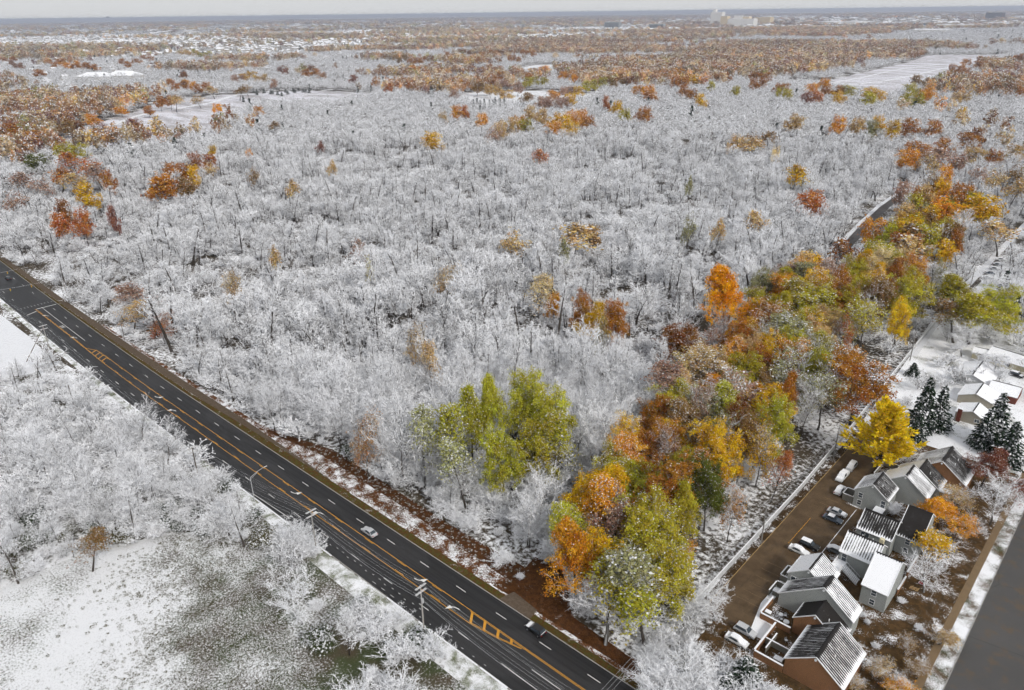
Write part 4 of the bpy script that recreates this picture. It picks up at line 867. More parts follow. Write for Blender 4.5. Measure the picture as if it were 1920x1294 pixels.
# bare trees one can point at
for px_, py_, h, w, v, lb in ((1512, 770, 20, 9, 3, 'white bare tree below the round green crown by the fence'), (1310, 770, 20, 13, 0, 'white spreading bare tree between the pinkish trees'), (1165, 800, 20, 9, 2, 'tall bare grey tree east of the green grove'),
    (560, 1010, 11, 11, 5, 'wide bare white tree at the near roadside below the utility pole'), (560, 1130, 13, 12, 3, 'spreading white tree at the east edge of the snowy field'), (450, 985, 14, 9, 4, 'slender bare tree above the snowy field beside the road'),
    (650, 1190, 12, 7, 6, 'thin bare tree leaning over the east of the snowy field'), (925, 1130, 0, 0, 0, ''), (1290, 1262, 12, 13, 5, 'wide bare white tree beside the parked silver car'), (1345, 1135, 9, 9, 3, 'bare tree with tangled limbs at the end of the parking lot'), (1245, 1290, 11, 12, 0, 'snowy bare tree at the bottom edge beside the road'),
    (1740, 1080, 10, 11, 5, 'leafless pale-limbed tree in the leaf-strewn yard'), (1868, 945, 14, 12, 1, 'grey leafless tree beside the side street'), (1810, 640, 14, 12, 3, 'bare tree between the lane and the ranch houses'), (1905, 480, 14, 13, 0, 'bare tree over the snowed-in cars'),
    (1870, 690, 10, 9, 4, 'bare tree behind the ranch house roof'), (1700, 860, 8, 8, 3, 'small bare tree between the golden tree and the brick townhouse'), (1085, 1250, 0, 0, 0, ''), (155, 760, 13, 10, 1, 'dark-stemmed forked bare tree in the near thicket'), (115, 860, 16, 12, 4, 'tall bare tree rising from the middle of the near thicket')):
    if not h: continue
    x, y = G(px_, py_, h*.45); kd = K['bareN'][v]; tree('snowy_tree', 'bareN', v, x, y, h/kd.H, w/kd.W, label=lb)
    PL = np.vstack([PL, (x, y, w*.3, h)])
pts = []
def put(P, idx, lo, hi, wide=1.15, col=(.3, .3, .3), snow=.1, patchy_=False):
    n1 = vnoise(P[:, 0], P[:, 1], 22, 5); n2 = vnoise(P[:, 0], P[:, 1], 70, 6)
    for i, p in enumerate(P):
        s = lo+(hi-lo)*R.random()
        if patchy_:                                     # the wood has low thickets, gaps and stands of tall trees
            k = .5*n1[i]+.5*n2[i]
            if R.random() < (.68-k)*2.0: continue
            s = lo*.75+(hi-lo)*(1.5*k+.5*R.random()-.15)
            if R.random() < .2: s = hi*(1.1+.25*R.random())
        pts.append((p[0], p[1], R.random()*6.28, s*wide*(.85+.3*R.random()), s, idx[i] if hasattr(idx, '__len__') else idx, *col, snow))
nb = len(K['bareM'])
ri = rest_ids[P[rest_ids, 1] > 0]; put(P[ri], NR.integers(0, nb, len(ri)), .45, .85, 1.2, patchy_=True); ri = rest_ids[P[rest_ids, 1] <= 0]; put(P[ri], NR.integers(0, nb, len(ri)), .28, .5)
P, px, py = scatter(330, 760, 6.6); ok = (in_woods(P, px, py) | ((px > 1500) & ~inpoly(px, py, LANE) & ~blocks_path(P))) & ~openland(px, py) & off_crowns(P, .9); ok &= (py > 255) | (NR.random(len(px)) < .8)
put(P[ok], NR.integers(0, nb, ok.sum()), .36, .66, 1.45, patchy_=True)
woodland = mass('woodland', [k.whole for k in K['bareM']], pts, 'white mass of bare snow-covered trees filling the woods', 'woods')
print('woodland', len(pts))

# undergrowth
P, px, py = scatter(60, 270, 4.3); ok = (in_woods(P, px, py) | inpoly(px, py, SOUTH) & (NR.random(len(px)) < .45) | inpoly(px, py, CORNER)) & off_crowns(P, .2) & (NR.random(len(px)) < .8); P = P[ok]; px = px[ok]; py = py[ok]
yard_ok = [(G(a, b)) for a, b in ((1790, 660), (1775, 640), (1760, 690), (1740, 720), (1800, 610), (1720, 730), (1765, 730), (1700, 760), (1850, 640), (1740, 590), (1790, 580), (1690, 850), (1725, 800))]
P = np.vstack([P, np.array([(x, y, 0) for x, y in yard_ok])]); px = np.append(px, [900]*len(yard_ok)); py = np.append(py, [900]*len(yard_ok))
dist = np.hypot(P[:, 0]-CAM[0], P[:, 1]-CAM[1]); order = np.argsort(dist)
for i in order[:290]:
    x, y = P[i, :2]; a = .55+.6*R.random()
    if x > 112 and y > 120: lb, gp = 'snow-dusted shrub in the yards beside the fence lane', 'shrubs in the yards'
    elif x > 100 and y > 0: lb, gp = 'snow-covered shrub in the corner by the parking lot', 'shrubs in the corner by the lot'
    elif y < 0 and x > 15: lb, gp = 'snow-covered shrub on the near roadside bank', 'shrubs on the near roadside bank'
    elif y < 0:
        pl = 'in the near thicket towards the snow lot' if x < -62 else 'in the middle of the near thicket' if x < -22 else 'in the near thicket above the snowy field' if y < -30 else 'in the near thicket beside the kerb'
        lb, gp = 'snow-laden shrub ' + pl, 'shrubs ' + pl
    else:
        pl = 'under the coloured trees by the fence strip' if x > 78 else 'under the trees behind the green grove' if x > 25 and y > 70 else 'under the trees in front of the green grove' if x > 25 and y < 38 else 'under the trees of the green grove' if x > 25 else 'under the trees behind the leafy bank' if x > -15 else 'along the sidewalk edge of the white woods'
        lb, gp = 'snow-laden shrub ' + pl, 'shrubs ' + pl
    if y < 0 and R.random() < .45 or R.random() < .1:
        lb = lb.replace('snow-laden shrub', 'dark-leaved bush under snow').replace('snow-covered shrub', 'dark-leaved bush under snow').replace('snow-dusted shrub', 'dark-leaved bush under snow'); kd = K['bushN'][R.randrange(2)]; o = bpy.data.objects.new('evergreen_bush', kd.whole); o['tcol'] = R.choice(((.06, .075, .025), (.10, .085, .03), (.045, .06, .03))); o['tsnow'] = R.uniform(.4, .65)
    else: kd = K['shrubN'][R.randrange(4)]; o = bpy.data.objects.new('snowy_shrub', kd.whole)
    o.location = (x, y, 0); o.rotation_euler = (0, 0, R.random()*6.28); s = a*(1.15+.4*R.random()); o.scale = (s, s, a); link(o); tag(o, lb, 'shrub', gp)
pts = []; ii = order[290:]
put(P[ii], NR.integers(0, 3, len(ii)), .6, 1.2, 1.3)
P, px, py = scatter(270, 700, 9.5); ok = (in_woods(P, px, py) | (px > 1500) & ~inpoly(px, py, LANE) & ~blocks_path(P)) & ~openland(px, py)
put(P[ok], NR.integers(0, 3, ok.sum()), .6, 1.2, 1.4)
undergrowth = mass('undergrowth', [k.whole for k in K['shrubM']], pts, 'snow-laden undergrowth between the bare trees', 'undergrowth')
print('undergrowth', len(pts))

# field tussocks
def tuft_mesh(name, n, r, h, wide):
    s = Soup(); a = NR.random(n)*6.28; rr = np.sqrt(NR.random(n))*r; C = np.c_[np.cos(a)*rr, np.sin(a)*rr, NR.random(n)*h]
    s.leaves(C, wide, 0, up=.7); return s.mesh(name, [M['tuft']])
m = NT('snowy_grass_tuft'); f = m.math('MULTIPLY', m.step(m.nz(), .35, .6), m.math('LESS_THAN', m.attr('rv').outputs['Fac'], m.attr('tsnow', 'INSTANCER').outputs['Fac']))
M['tuft'] = m.done(m.mix(f, m.mix(m.attr('rw').outputs['Fac'], (.05, .06, .025), (.14, .115, .06)), SNOW), diffuse=True)
tufts = [tuft_mesh('tuft%d' % i, 34, .5, .4, .21) for i in range(3)]
pts = []
P, px, py = scatter(50, 170, .62); d = inpoly(px, py, FIELD); P = P[d]; px = px[d]; py = py[d]
nz_ = np.sin(P[:, 0]*.31+1.3*np.sin(P[:, 1]*.17))*np.sin(P[:, 1]*.27+1.7*np.sin(P[:, 0]*.13)); den = np.clip((px-140)/260, .05, 1)*np.clip(.75+.5*nz_, .2, 1)
sel = NR.random(len(px)) < den*.9
for p in P[sel]: s = .5+.8*R.random(); s *= .75; pts.append((p[0], p[1], R.random()*6.28, s, s*(.6+.7*R.random()), R.randrange(3), 0, 0, 0, .5))
nb_ = len(pts)
P, px, py = scatter(60, 200, 1.2); x = P[:, 0]; y = P[:, 1]
d = ((x > -6) & (x < 82) & (y > 6) & (y < woods_edge(x)+1)) | ((y < -15.2) & (y > -19) & (x > 0) & (x < 118) & (NR.random(len(x)) < .5)) | ((x > woods_right(y)-2) & (x < 115.2) & (y > 20) & (y < 200) & (NR.random(len(x)) < .8))
for p in P[d]: s = .35+.6*R.random(); pts.append((p[0], p[1], R.random()*6.28, s, s*.8, R.randrange(3), 0, 0, 0, .55))
tussocks = mass('grass_tussocks', tufts, pts, 'snow-speckled tussocks of rough grass in the near field and banks', 'grass')
print('tufts', len(pts))

# ------------------------------------------------------------------ the distance: mixed trees out to the horizon
RUSTWOOD = [(880, 108), (960, 82), (1250, 62), (1500, 54), (1700, 66), (1745, 80), (1735, 108), (1640, 130), (1480, 148), (1420, 160), (1280, 172), (1100, 168), (1000, 118)]
WESTRUST = [(0, 290), (240, 285), (240, 430), (0, 440)]; EASTRUST = [(1650, 235), (1930, 170), (1930, 340), (1720, 360)]
INDUS = [(1120, 44), (1340, 58), (1500, 50), (1620, 56), (1920, 52), (1920, 40), (1600, 30), (1200, 38)]
pts = []
fpal = np.array([COL[k] for k in ('rust', 'orange', 'gold', 'tan', 'brown', 'maroon', 'olive', 'red')]); nF = 3
def far_band(r0, r1, cell, sx, sz):
    P, px, py = scatter(r0, r1, cell); ok = ~openland(px, py) & off_crowns(P, 1.1) if r0 < 1800 else ~openland(px, py); P = P[ok]; px = px[ok]; py = py[ok]
    n_ = len(P); u = NR.random(n_); v = NR.random(n_); rz = NR.random(n_)*6.28
    rust = inpoly(px, py, RUSTWOOD); ind = inpoly(px, py, INDUS); sub = ~rust & (py < np.interp(px, [0, 900, 1200, 1920], [118, 92, 58, 40]))
    q1 = vnoise(P[:, 0], P[:, 1], 130 if r0 < 3000 else 320, 8); q2 = vnoise(P[:, 0], P[:, 1], 260 if r0 < 3000 else 800, 9); pat = .5*q1+.5*q2; gap = vnoise(P[:, 0], P[:, 1], 140 if r0 < 3000 else 420, 10)
    u = np.clip(u + (gap-.5)*.9*(sub | ind), 0, .999); lf = pat + (v-.5)*.32; cz = NR.random(n_)
    tone = vnoise(P[:, 0], P[:, 1], 120 if r0 < 3000 else 500, 12)
    for i in range(n_):
        k = None
        if ind[i]:
            if u[i] < .12: k = 'leaf' if cz[i] < .8 else 'con'; pal = (.15, .12, 0, .2, .33, .2, 0, 0)
        elif rust[i]:
            k = 'leaf' if lf[i] > .48 else 'bare'; pal = (.32, .08, .03, .24, .22, .08, .02, .02)
        elif sub[i]:
            if py[i] > 48:
                if u[i] < .34: k = 'con' if cz[i] > .95 else 'leaf' if lf[i] > .53 else 'bare'; pal = (.12, .10, .17, .30, .14, .06, .09, .02)
            elif u[i] < .42: k = 'leaf' if lf[i] > .5 else 'bare'; pal = (.12, .05, .06, .25, .3, .17, .05, 0)
        else:
            p_r = .66 if px[i] < 640 and py[i] < 135 else .74
            if u[i] < .93: k = 'leaf' if lf[i] > p_r else ('con' if cz[i] > .992 else 'bare'); pal = (.32, .10, .05, .22, .2, .08, .03, 0)
        if k is None: continue
        s = (.75+.5*R.random())
        if k == 'leaf':
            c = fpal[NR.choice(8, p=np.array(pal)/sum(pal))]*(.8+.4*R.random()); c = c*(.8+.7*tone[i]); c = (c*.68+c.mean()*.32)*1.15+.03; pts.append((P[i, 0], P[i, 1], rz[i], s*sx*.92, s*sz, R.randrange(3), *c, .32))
        elif k == 'bare': pts.append((P[i, 0], P[i, 1], rz[i], s*sx*.95, s*sz*.58, 3+R.randrange(3), 0, 0, 0, 0))
        else: pts.append((P[i, 0], P[i, 1], rz[i], s*sx, s*sz, 6, 0, 0, 0, .2))
far_band(760, 1500, 8.2, 1.0, 1.0); far_band(1500, 3000, 12.5, 1.15, .95); far_band(3000, 7000, 26, 1.7, 1.0); far_band(7000, 22000, 75, 4.2, 1.25)
distance = mass('distant_trees', [k.whole for k in K['leafF']+K['bareF']+K['spruceFF']], pts, 'distant suburb and woods trees in mixed autumn colours running to the horizon', 'trees')
print('distant', len(pts))
# ------------------------------------------------------------------ buildings
def m_siding(name, col):
    m = NT(name); sx = m.n('SeparateXYZ'); m.t.links.new(m.pos(), sx.inputs[0]); n = m.noise(.6, 4)
    w = m.math('FRACT', m.math('MULTIPLY', sx.outputs['Z'], 5.0)); g = m.step(w, .0, .14)
    c = m.mix(n, tuple(v*.85 for v in col), tuple(v*1.12 for v in col))
    return m.done(m.mix(g, tuple(v*.6 for v in col), c), .75)
def m_brick(name, col):
    m = NT(name); br = m.n('TexBrick'); tc = m.n('TexCoord'); mp = m.n('Mapping'); mp.inputs['Rotation'].default_value = (rad(90), 0, 0)
    m.t.links.new(m.pos(), mp.inputs['Vector']); m.t.links.new(mp.outputs[0], br.inputs['Vector'])
    br.inputs['Color1'].default_value = (*col, 1); br.inputs['Color2'].default_value = (*[c*.6 for c in col], 1); br.inputs['Mortar'].default_value = (*[c*1.15 for c in col], 1)
    br.inputs['Scale'].default_value = 4.0; n = m.noise(1.5, 4); return m.done(m.mix(m.math('MULTIPLY', n, .4), br.outputs['Color'], tuple(c*.5 for c in col)), .85)
def m_roof():
    """dark shingles; snow lies in bands above the rafters, thickest near the eaves"""
    m = NT('snow_striped_roof'); uv = m.n('UVMap'); uv.uv_map = 'uv'; sp = m.n('SeparateXYZ'); m.t.links.new(uv.outputs[0], sp.inputs[0]); u, v = sp.outputs['X'], sp.outputs['Y']
    cov = m.attr('cov', 'OBJECT').outputs['Fac']
    wv = m.math('ADD', .5, m.math('MULTIPLY', m.math('SINE', m.math('MULTIPLY', u, 2*math.pi/.55)), .5))
    cx = m.n('CombineXYZ'); m.set(cx.inputs[0], m.math('MULTIPLY', u, 1.0)); m.set(cx.inputs[1], m.math('MULTIPLY', v, 2.2)); m.set(cx.inputs[2], m.math('MULTIPLY', cov, 37.0))
    big = m.noise(.45, 3, .6, cx.outputs[0]); fine = m.noise(3.5, 3, .7, cx.outputs[0])
    s = m.math('ADD', m.math('MULTIPLY', wv, .26), m.math('ADD', m.math('MULTIPLY', big, .46), m.math('MULTIPLY', fine, .28)))
    s = m.math('ADD', s, m.math('MULTIPLY', m.step(v, .80, 1.0), .32)); s = m.math('SUBTRACT', s, m.math('MULTIPLY', m.step(v, .10, .0), .35))
    thr = m.math('SUBTRACT', .92, m.math('MULTIPLY', cov, .80)); f = m.step(s, m.math('SUBTRACT', thr, .10), m.math('ADD', thr, .10))
    sh = m.mix(m.noise(6, 2), (.013, .012, .012), (.032, .028, .026))
    return m.done(m.mix(f, sh, SNOW), .8)
M['siding'] = m_siding('grey_siding', (.33, .345, .335)); M['brick'] = m_brick('tan_brick', (.29, .145, .07)); M['roof'] = m_roof()
M['tan_wall'] = m_siding('tan_siding', (.36, .33, .27)); M['cream_wall'] = m_siding('cream_siding', (.62, .56, .38)); M['trim'] = flat('white_trim', (.76, .77, .79), .6, .05)
M['fascia'] = snowy('snowy_fascia', (.6, .6, .6), -.2, .3); M['redbrick'] = m_brick('red_brick', (.17, .05, .035)); M['fence_wood'] = snowy('weathered_fence', (.22, .21, .18), .3, .6)
m = NT('window_glass'); M['glass'] = m.done(m.mix(m.noise(.7, 2), (.015, .02, .025), (.09, .11, .13)), .08, spec=.6)
M['metal'] = flat('grey_metal', (.4, .41, .42), .45, .1, metal=.6)

def window(parent, x, y, z, w=.95, h=1.3, face='-y', mullion='h', name='window'):
    m = MB(); t = .09; sgn = -1 if face[0] == '-' else 1
    def B(mb, a0, a1, z0, z1, d0, d1):
        if face[1] == 'y': mb.box(x+a0, x+a1, min(y+sgn*d0, y+sgn*d1), max(y+sgn*d0, y+sgn*d1), z+z0, z+z1)
        else: mb.box(min(x+sgn*d0, x+sgn*d1), max(x+sgn*d0, x+sgn*d1), y+a0, y+a1, z+z0, z+z1)
    B(m, -w/2-t, -w/2, -h/2-t, h/2+t, -.02, .07); B(m, w/2, w/2+t, -h/2-t, h/2+t, -.02, .07); B(m, -w/2, w/2, h/2, h/2+t, -.02, .07); B(m, -w/2, w/2, -h/2-t, -h/2, -.02, .08)
    if mullion == 'h': B(m, -w/2, w/2, -.04, .04, -.02, .06)
    if mullion == 'v': B(m, -.04, .04, -h/2, h/2, -.02, .06)
    f = m.build(name, M['trim'], parent); g = MB(); B(g, -w/2, w/2, -h/2, h/2, -.01, .03); g.build('pane', M['glass'], f); return f

def gable(name, label, cat, x0, x1, y0, y1, axis, r, zr, ze0, ze1, wall, cov0, cov1, oh=.28, vents=1, vent_mat=None, lamp=True):
    """house with one ridge; axis = direction of the ridge, r = where it stands across, ze0/ze1 = the two eave heights"""
    T = empty(name, ((x0+x1)/2, (y0+y1)/2, 0)); cx, cyy = (x0+x1)/2, (y0+y1)/2
    def W(a, b, z): return (a-cx, b-cyy, z) if axis == 'y' else (b-cx, a-cyy, z)       # a across the ridge, b along it
    a0, a1, b0, b1 = (x0, x1, y0, y1) if axis == 'y' else (y0, y1, x0, x1)
    m = MB(); e = .10
    V = [W(a0, b0, 0), W(a1, b0, 0), W(a1, b0, ze1-e), W(r, b0, zr-e), W(a0, b0, ze0-e), W(a0, b1, 0), W(a1, b1, 0), W(a1, b1, ze1-e), W(r, b1, zr-e), W(a0, b1, ze0-e)]
    m.add(V, [(0, 1, 2, 3, 4), (9, 8, 7, 6, 5), (0, 4, 9, 5), (2, 1, 6, 7), (3, 2, 7, 8), (4, 3, 8, 9)]); m.build('wall', wall, T)
    for a, ze, cov in ((a0, ze0, cov0), (a1, ze1, cov1)):
        s = (zr-ze)/abs(r-a); sg = 1 if a > r else -1; ao = a+sg*oh; zo = ze-s*oh; B0, B1 = b0-oh*.6, b1+oh*.6; t = .14
        q = MB(); top = [W(r, B0, zr), W(ao, B0, zo), W(ao, B1, zo), W(r, B1, zr)]; bot = [(x, y, z-t) for x, y, z in top]; L = B1-B0
        q.add(top+bot, [(0, 1, 2, 3), (7, 6, 5, 4), (0, 4, 5, 1), (1, 5, 6, 2), (2, 6, 7, 3)], 0, [[(0, 0.001), (0, 1), (L, 1), (L, 0.001)], [(0, 0)]*4, [(0, .95)]*4, [(0, .95)]*4, [(0, .95)]*4])
        o = q.build('roof_slope', M['roof'], T); o['cov'] = float(cov)
        tr = MB()
        for b in (B0, B1): tr.bar(W(r, b, zr+.01), W(ao, b, zo+.01), .13, .20)
        tr.bar(W(ao, B0, zo-.02), W(ao, B1, zo-.02), .12, .16); tr.build('fascia', M['fascia'], T)
    c = MB(); c.bar(W(r, b0-oh*.55, zr+.03), W(r, b1+oh*.55, zr+.03), .34, .06); c.build('ridge_cap', flat('ridge_shingle', (.02, .018, .018), .9) if 'ridge_shingle' not in bpy.data.materials else bpy.data.materials['ridge_shingle'], T)
    for k in range(vents):
        f = .3+.35*k; a = r + (a1-r)*.4; b = b0+(b1-b0)*(.35+.3*k); z = zr - (zr-ze1)*.4
        MB().tube([W(a, b, z-.2), W(a, b, z+.55)], .11, 8).build('vent_pipe', M['trim'], T)
    if lamp:
        l = MB(); p = W(r, b0-.10 if axis == 'y' else b0, zr-.75); l.tube([(p[0], p[1]-.12, p[2]), (p[0], p[1]+.12, p[2])], .24, 10); 
        if axis == 'y': l.build('gable_vent', M['trim'], T)
    T['wx'] = cx; T['wy'] = cyy
    return tag(T, label, cat, 'townhouses beside the parking lot' if cat == 'townhouse' else None)
def win(T, x, y, z, *a, **k): return window(T, x-T.location.x, y-T.location.y, z, *a, **k)
SD, BK = M['siding'], M['brick']
TB = gable('townhouse', 'grey gabled townhouse with two stacked windows beside the snowy cars', 'townhouse', 127.7, 135.6, 88.5, 95.8, 'y', 131.6, 8, 5, 5, SD, .55, .33)
win(TB, 129.2, 88.5, 3.7); win(TB, 129.2, 88.5, 1.5); win(TB, 134.7, 88.5, 3.4, 1.0, 1.9, mullion='h')
TA = gable('townhouse', 'grey townhouse with blank gable wall and striped white roof', 'townhouse', 131.0, 142.3, 97.6, 103.95, 'y', 136.5, 8.3, 4.2, 3.95, SD, .80, .52)
TK = gable('townhouse', 'narrow dark-roofed townhouse between the striped white roof and brick gable', 'townhouse', 132.4, 143.4, 104.0, 110.25, 'y', 138.0, 7.6, 3.6, 3.6, SD, .7, .30, lamp=False)
TT = gable('townhouse', 'northernmost townhouse with tan brick gable and dark snow-lined roof', 'townhouse', 135.0, 147.8, 110.3, 119.8, 'y', 141.5, 8.6, 3.7, 3.9, BK, .52, .34, vents=2)
TC = gable('townhouse', 'townhouse with fully black roof and two windows facing the stairs', 'townhouse', 141.4, 146.4, 76.7, 87.0, 'x', 83.0, 9.5, 5, 6.4, SD, .06, .3, lamp=False)
win(TC, 143.9, 76.7, 3.8); win(TC, 143.9, 76.7, 1.4)
TD = gable('townhouse', 'townhouse with dark roof finely streaked with snow beside the black roof', 'townhouse', 133.7, 141.3, 73.1, 81.3, 'x', 77.2, 8, 5, 5, SD, .36, .4, lamp=False)
win(TD, 135.6, 73.1, 3.4, 1.8, 1.9, mullion='v')
TE = gable('townhouse', 'townhouse with half-melted white roof above the outdoor stairs', 'townhouse', 133.8, 141.3, 62.1, 70.1, 'x', 66.1, 8, 5, 5, SD, .62, .4, lamp=False, vents=2)
win(TE, 134.9, 62.1, 3.5, 1.0, 1.9)
TF = gable('townhouse', 'townhouse with smooth white roof and two windows over the yard', 'townhouse', 141.4, 146.5, 54.4, 65.6, 'x', 60.7, 9.5, 5, 5.9, SD, .97, .8, lamp=False, vents=0)
win(TF, 143.9, 54.4, 3.8); win(TF, 143.9, 54.4, 1.4)
TG = gable('townhouse', 'white-roofed grey townhouse with wide window behind the patio fences', 'townhouse', 128.2, 136.4, 47.4, 54.3, 'y', 132.3, 8, 5, 5, SD, .97, .60)
win(TG, 129.9, 47.4, 3.8, 1.9, 1.2, mullion='v'); win(TG, 129.8, 47.4, 1.3, 1.5, 1.4, mullion='v')
TH = gable('townhouse', 'long-walled grey townhouse with tall roof striped white on its east slope', 'townhouse', 128.8, 143.8, 42.0, 46.6, 'y', 137.4, 9.8, 3.3, 5.0, SD, .40, .52)
TI = gable('townhouse', 'small brick-gabled townhouse with dark roof above the patio tables', 'townhouse', 134.3, 143.6, 36.55, 41.95, 'y', 138.25, 7, 4, 3, BK, .10, .22)
TJ = gable('townhouse', 'southernmost brick townhouse with broad dark roof lined by snow', 'townhouse', 137.45, 148.2, 25.35, 36.5, 'y', 142.8, 7.9, 3.9, 3.9, BK, .33, .42)
# snowy porch canopies
def part_box(T, name, x0, x1, y0, y1, z0, z1, mat): return MB().box(x0-T.location.x, x1-T.location.x, y0-T.location.y, y1-T.location.y, z0, z1).build(name, mat, T)
part_box(TB, 'landing', 133.2, 135.5, 84.6, 88.4, 2.2, 2.45, M['snow_cap']); part_box(TB, 'landing_wall', 133.2, 133.35, 84.6, 88.4, 0, 2.2, SD); part_box(TB, 'landing_wall', 133.36, 135.5, 84.6, 84.75, 0, 2.2, SD)
part_box(TK, 'porch_canopy', 143.5, 146.0, 105.0, 107.2, 2.6, 2.85, M['snow_cap']); part_box(TK, 'porch_wall', 143.6, 145.8, 105.1, 107.1, 0, 2.58, BK)
part_box(TI, 'chimney', 143.7, 144.9, 38.0, 39.2, 0, 4.6, SD)
part_box(TE, 'chimney', 140.0, 140.9, 67.5, 68.4, 5.0, 8.1, M['cream_wall'])

# stairs between the white roofs
ST = tag(empty('outdoor_staircase', (134.6, 60, 0)), 'white railed outdoor staircase and landing between the white-roofed townhouses', 'staircase')
LX, LY = 134.6, 60
MB().box(133.6-LX, 135.7-LX, 57.2-LY, 62.0-LY, 2.4, 2.6).build('landing', M['snow_cap'], ST)
for x in (133.65, 135.6): MB().bar((x-LX, 57.2-LY, 3.1), (x-LX, (59.0 if x > 134 else 62.0)-LY, 3.1), .08, 1.0).build('railing', M['trim'], ST)
for x, y in ((133.7, 57.3), (135.6, 57.3)): MB().bar((x-LX, y-LY, 0), (x-LX, y-LY, 2.4), .12, .12, up=(0, 1, 0)).build('post', M['trim'], ST)
for k in range(11):
    x = 135.75+k*.31; MB().box(x-LX, x+.30-LX, 59.2-LY, 61.2-LY, 2.38-k*.215, 2.44-k*.215).build('tread', M['snow_cap'], ST)
for y in (59.15, 61.25):
    MB().bar((135.7-LX, y-LY, 3.35), (139.2-LX, y-LY, .95), .07, .12).build('railing', M['trim'], ST); MB().bar((135.7-LX, y-LY, 2.35), (139.2-LX, y-LY, .0), .07, .28).build('stringer', M['trim'], ST)
    for k in range(6): x = 135.9+k*.62; MB().bar((x-LX, y-LY, 2.35-(x-135.7)*.685), (x-LX, y-LY, 3.25-(x-135.7)*.685), .05, .05, up=(0, 1, 0)).build('baluster', M['trim'], ST)

# patio walls and fences: wall panel and white cap on each run
def yard_wall(name, label, runs, h, mat, th=.22):
    cx = sum((a[0]+b[0])/2 for a, b in runs)/len(runs); cyy = sum((a[1]+b[1])/2 for a, b in runs)/len(runs); T = empty(name, (cx, cyy, 0))
    for a, b in runs:
        MB().bar((a[0]-cx, a[1]-cyy, h/2), (b[0]-cx, b[1]-cyy, h/2), th, h).build('panel', mat, T); MB().bar((a[0]-cx, a[1]-cyy, h+.06), (b[0]-cx, b[1]-cyy, h+.06), th+.14, .12).build('cap', M['snow_cap'], T)
    return tag(T, label, 'wall' if 'wall' in name else 'fence')
yard_wall('patio_wall', 'brick patio wall with white cap around the snowy tables', [((127.8, 35.8), (134.2, 35.8)), ((127.7, 36.0), (127.7, 41.9))], 1.5, BK)
yard_wall('patio_wall', 'brick patio wall with white cap below the southernmost townhouse', [((131.5, 25.3), (137.3, 25.3)), ((131.4, 25.5), (131.4, 35.0))], 1.7, BK)
yard_wall('patio_fence', 'low inner fence dividing the southern patio', [((131.6, 30.1), (136.6, 30.1)), ((132.8, 27.5), (132.8, 29.9)), ((132.8, 30.3), (132.8, 32.6))], 1.5, M['fence_wood'], .1)
yard_wall('patio_fence', 'wooden patio fence beside the long-walled grey townhouse', [((126.2, 43.2), (126.2, 46.9)), ((126.3, 47.1), (128.1, 47.1))], 1.6, M['fence_wood'], .1)
yard_wall('patio_fence', 'wooden patio fence under the white-roofed grey townhouse', [((125.9, 49.6), (125.9, 53.4)), ((126.0, 49.5), (128.1, 49.5)), ((126.0, 53.5), (128.1, 53.5))], 1.6, M['fence_wood'], .1)
yard_wall('bin_enclosure', 'small square wooden enclosure at the corner by the snow-buried car', [((124.9, 89.2), (127.4, 89.2)), ((127.4, 89.3), (127.4, 92.4)), ((124.9, 92.5), (127.4, 92.5)), ((124.8, 89.3), (124.8, 92.4))], 1.9, M['fence_wood'], .1)
yard_wall('patio_fence', 'dark-capped patio fence behind the golden-yellow tree', [((127.5, 104.5), (127.5, 112.5)), ((127.6, 112.6), (134.5, 112.6)), ((130.2, 104.5), (130.2, 109.5)), ((127.6, 104.4), (131.0, 104.4))], 1.6, M['fence_wood'], .1)
yard_wall('garden_fence', 'low white-capped brick wall below the black roof townhouse', [((146.6, 69.0), (146.6, 76.0))], 1.5, BK); yard_wall('garden_fence', 'short white-capped brick wall beside the smooth white roof', [((146.8, 62.0), (146.8, 67.5))], 1.4, BK)
# patio furniture
def lathe(mb, x, y, prof, n=12):
    vs = [(x+r*math.cos(2*math.pi*k/n), y+r*math.sin(2*math.pi*k/n), z) for r, z in prof for k in range(n)]; q = len(prof)
    mb.add(vs, [(i*n+k, i*n+(k+1) % n, (i+1)*n+(k+1) % n, (i+1)*n+k) for i in range(q-1) for k in range(n)] + [tuple((q-1)*n+k for k in range(n))]); return mb
for x, y, r, lb in ((130.9, 38.9, .55, 'round snow-topped patio table nearer the grey wall'), (132.6, 37.7, .65, 'larger round snow-topped patio table nearer the brick gable')):
    T = tag(empty('patio_table', (x, y, 0)), lb, 'table'); lathe(MB(), 0, 0, [(.25, 0), (.06, .08), (.05, .68)]).build('leg', M['metal'], T); lathe(MB(), 0, 0, [(r, .68), (r, .74)]).build('table_top', M['metal'], T); lathe(MB(), 0, 0, [(r*.98, .745), (r*.9, .86), (r*.4, .9)], 14).build('snow_cap', M['snow_cap'], T)
for x, y, a, lb in ((131.6, 39.6, .4, 'snowy patio chair behind the nearer round table'), (131.4, 38.0, 2.0, 'snowy patio chair between the two round tables'), (133.4, 36.9, 3.4, 'snowy patio chair beside the brick gable'), (134.6, 33.2, 1.0, 'snowy chair in the southern patio')):
    T = tag(empty('patio_chair', (x, y, 0), a), lb, 'chair')
    for sx in (-.22, .22):
        for sy in (-.22, .22): MB().box(sx-.025, sx+.025, sy-.025, sy+.025, 0, .42).build('leg', M['metal'], T)
    MB().box(-.27, .27, -.27, .27, .42, .46).build('seat', M['metal'], T); MB().box(-.25, .25, -.25, .18, .462, .56).build('snow_cap', M['snow_cap'], T); MB().box(-.27, .27, .22, .28, .46, 1.0).build('backrest', M['metal'], T)
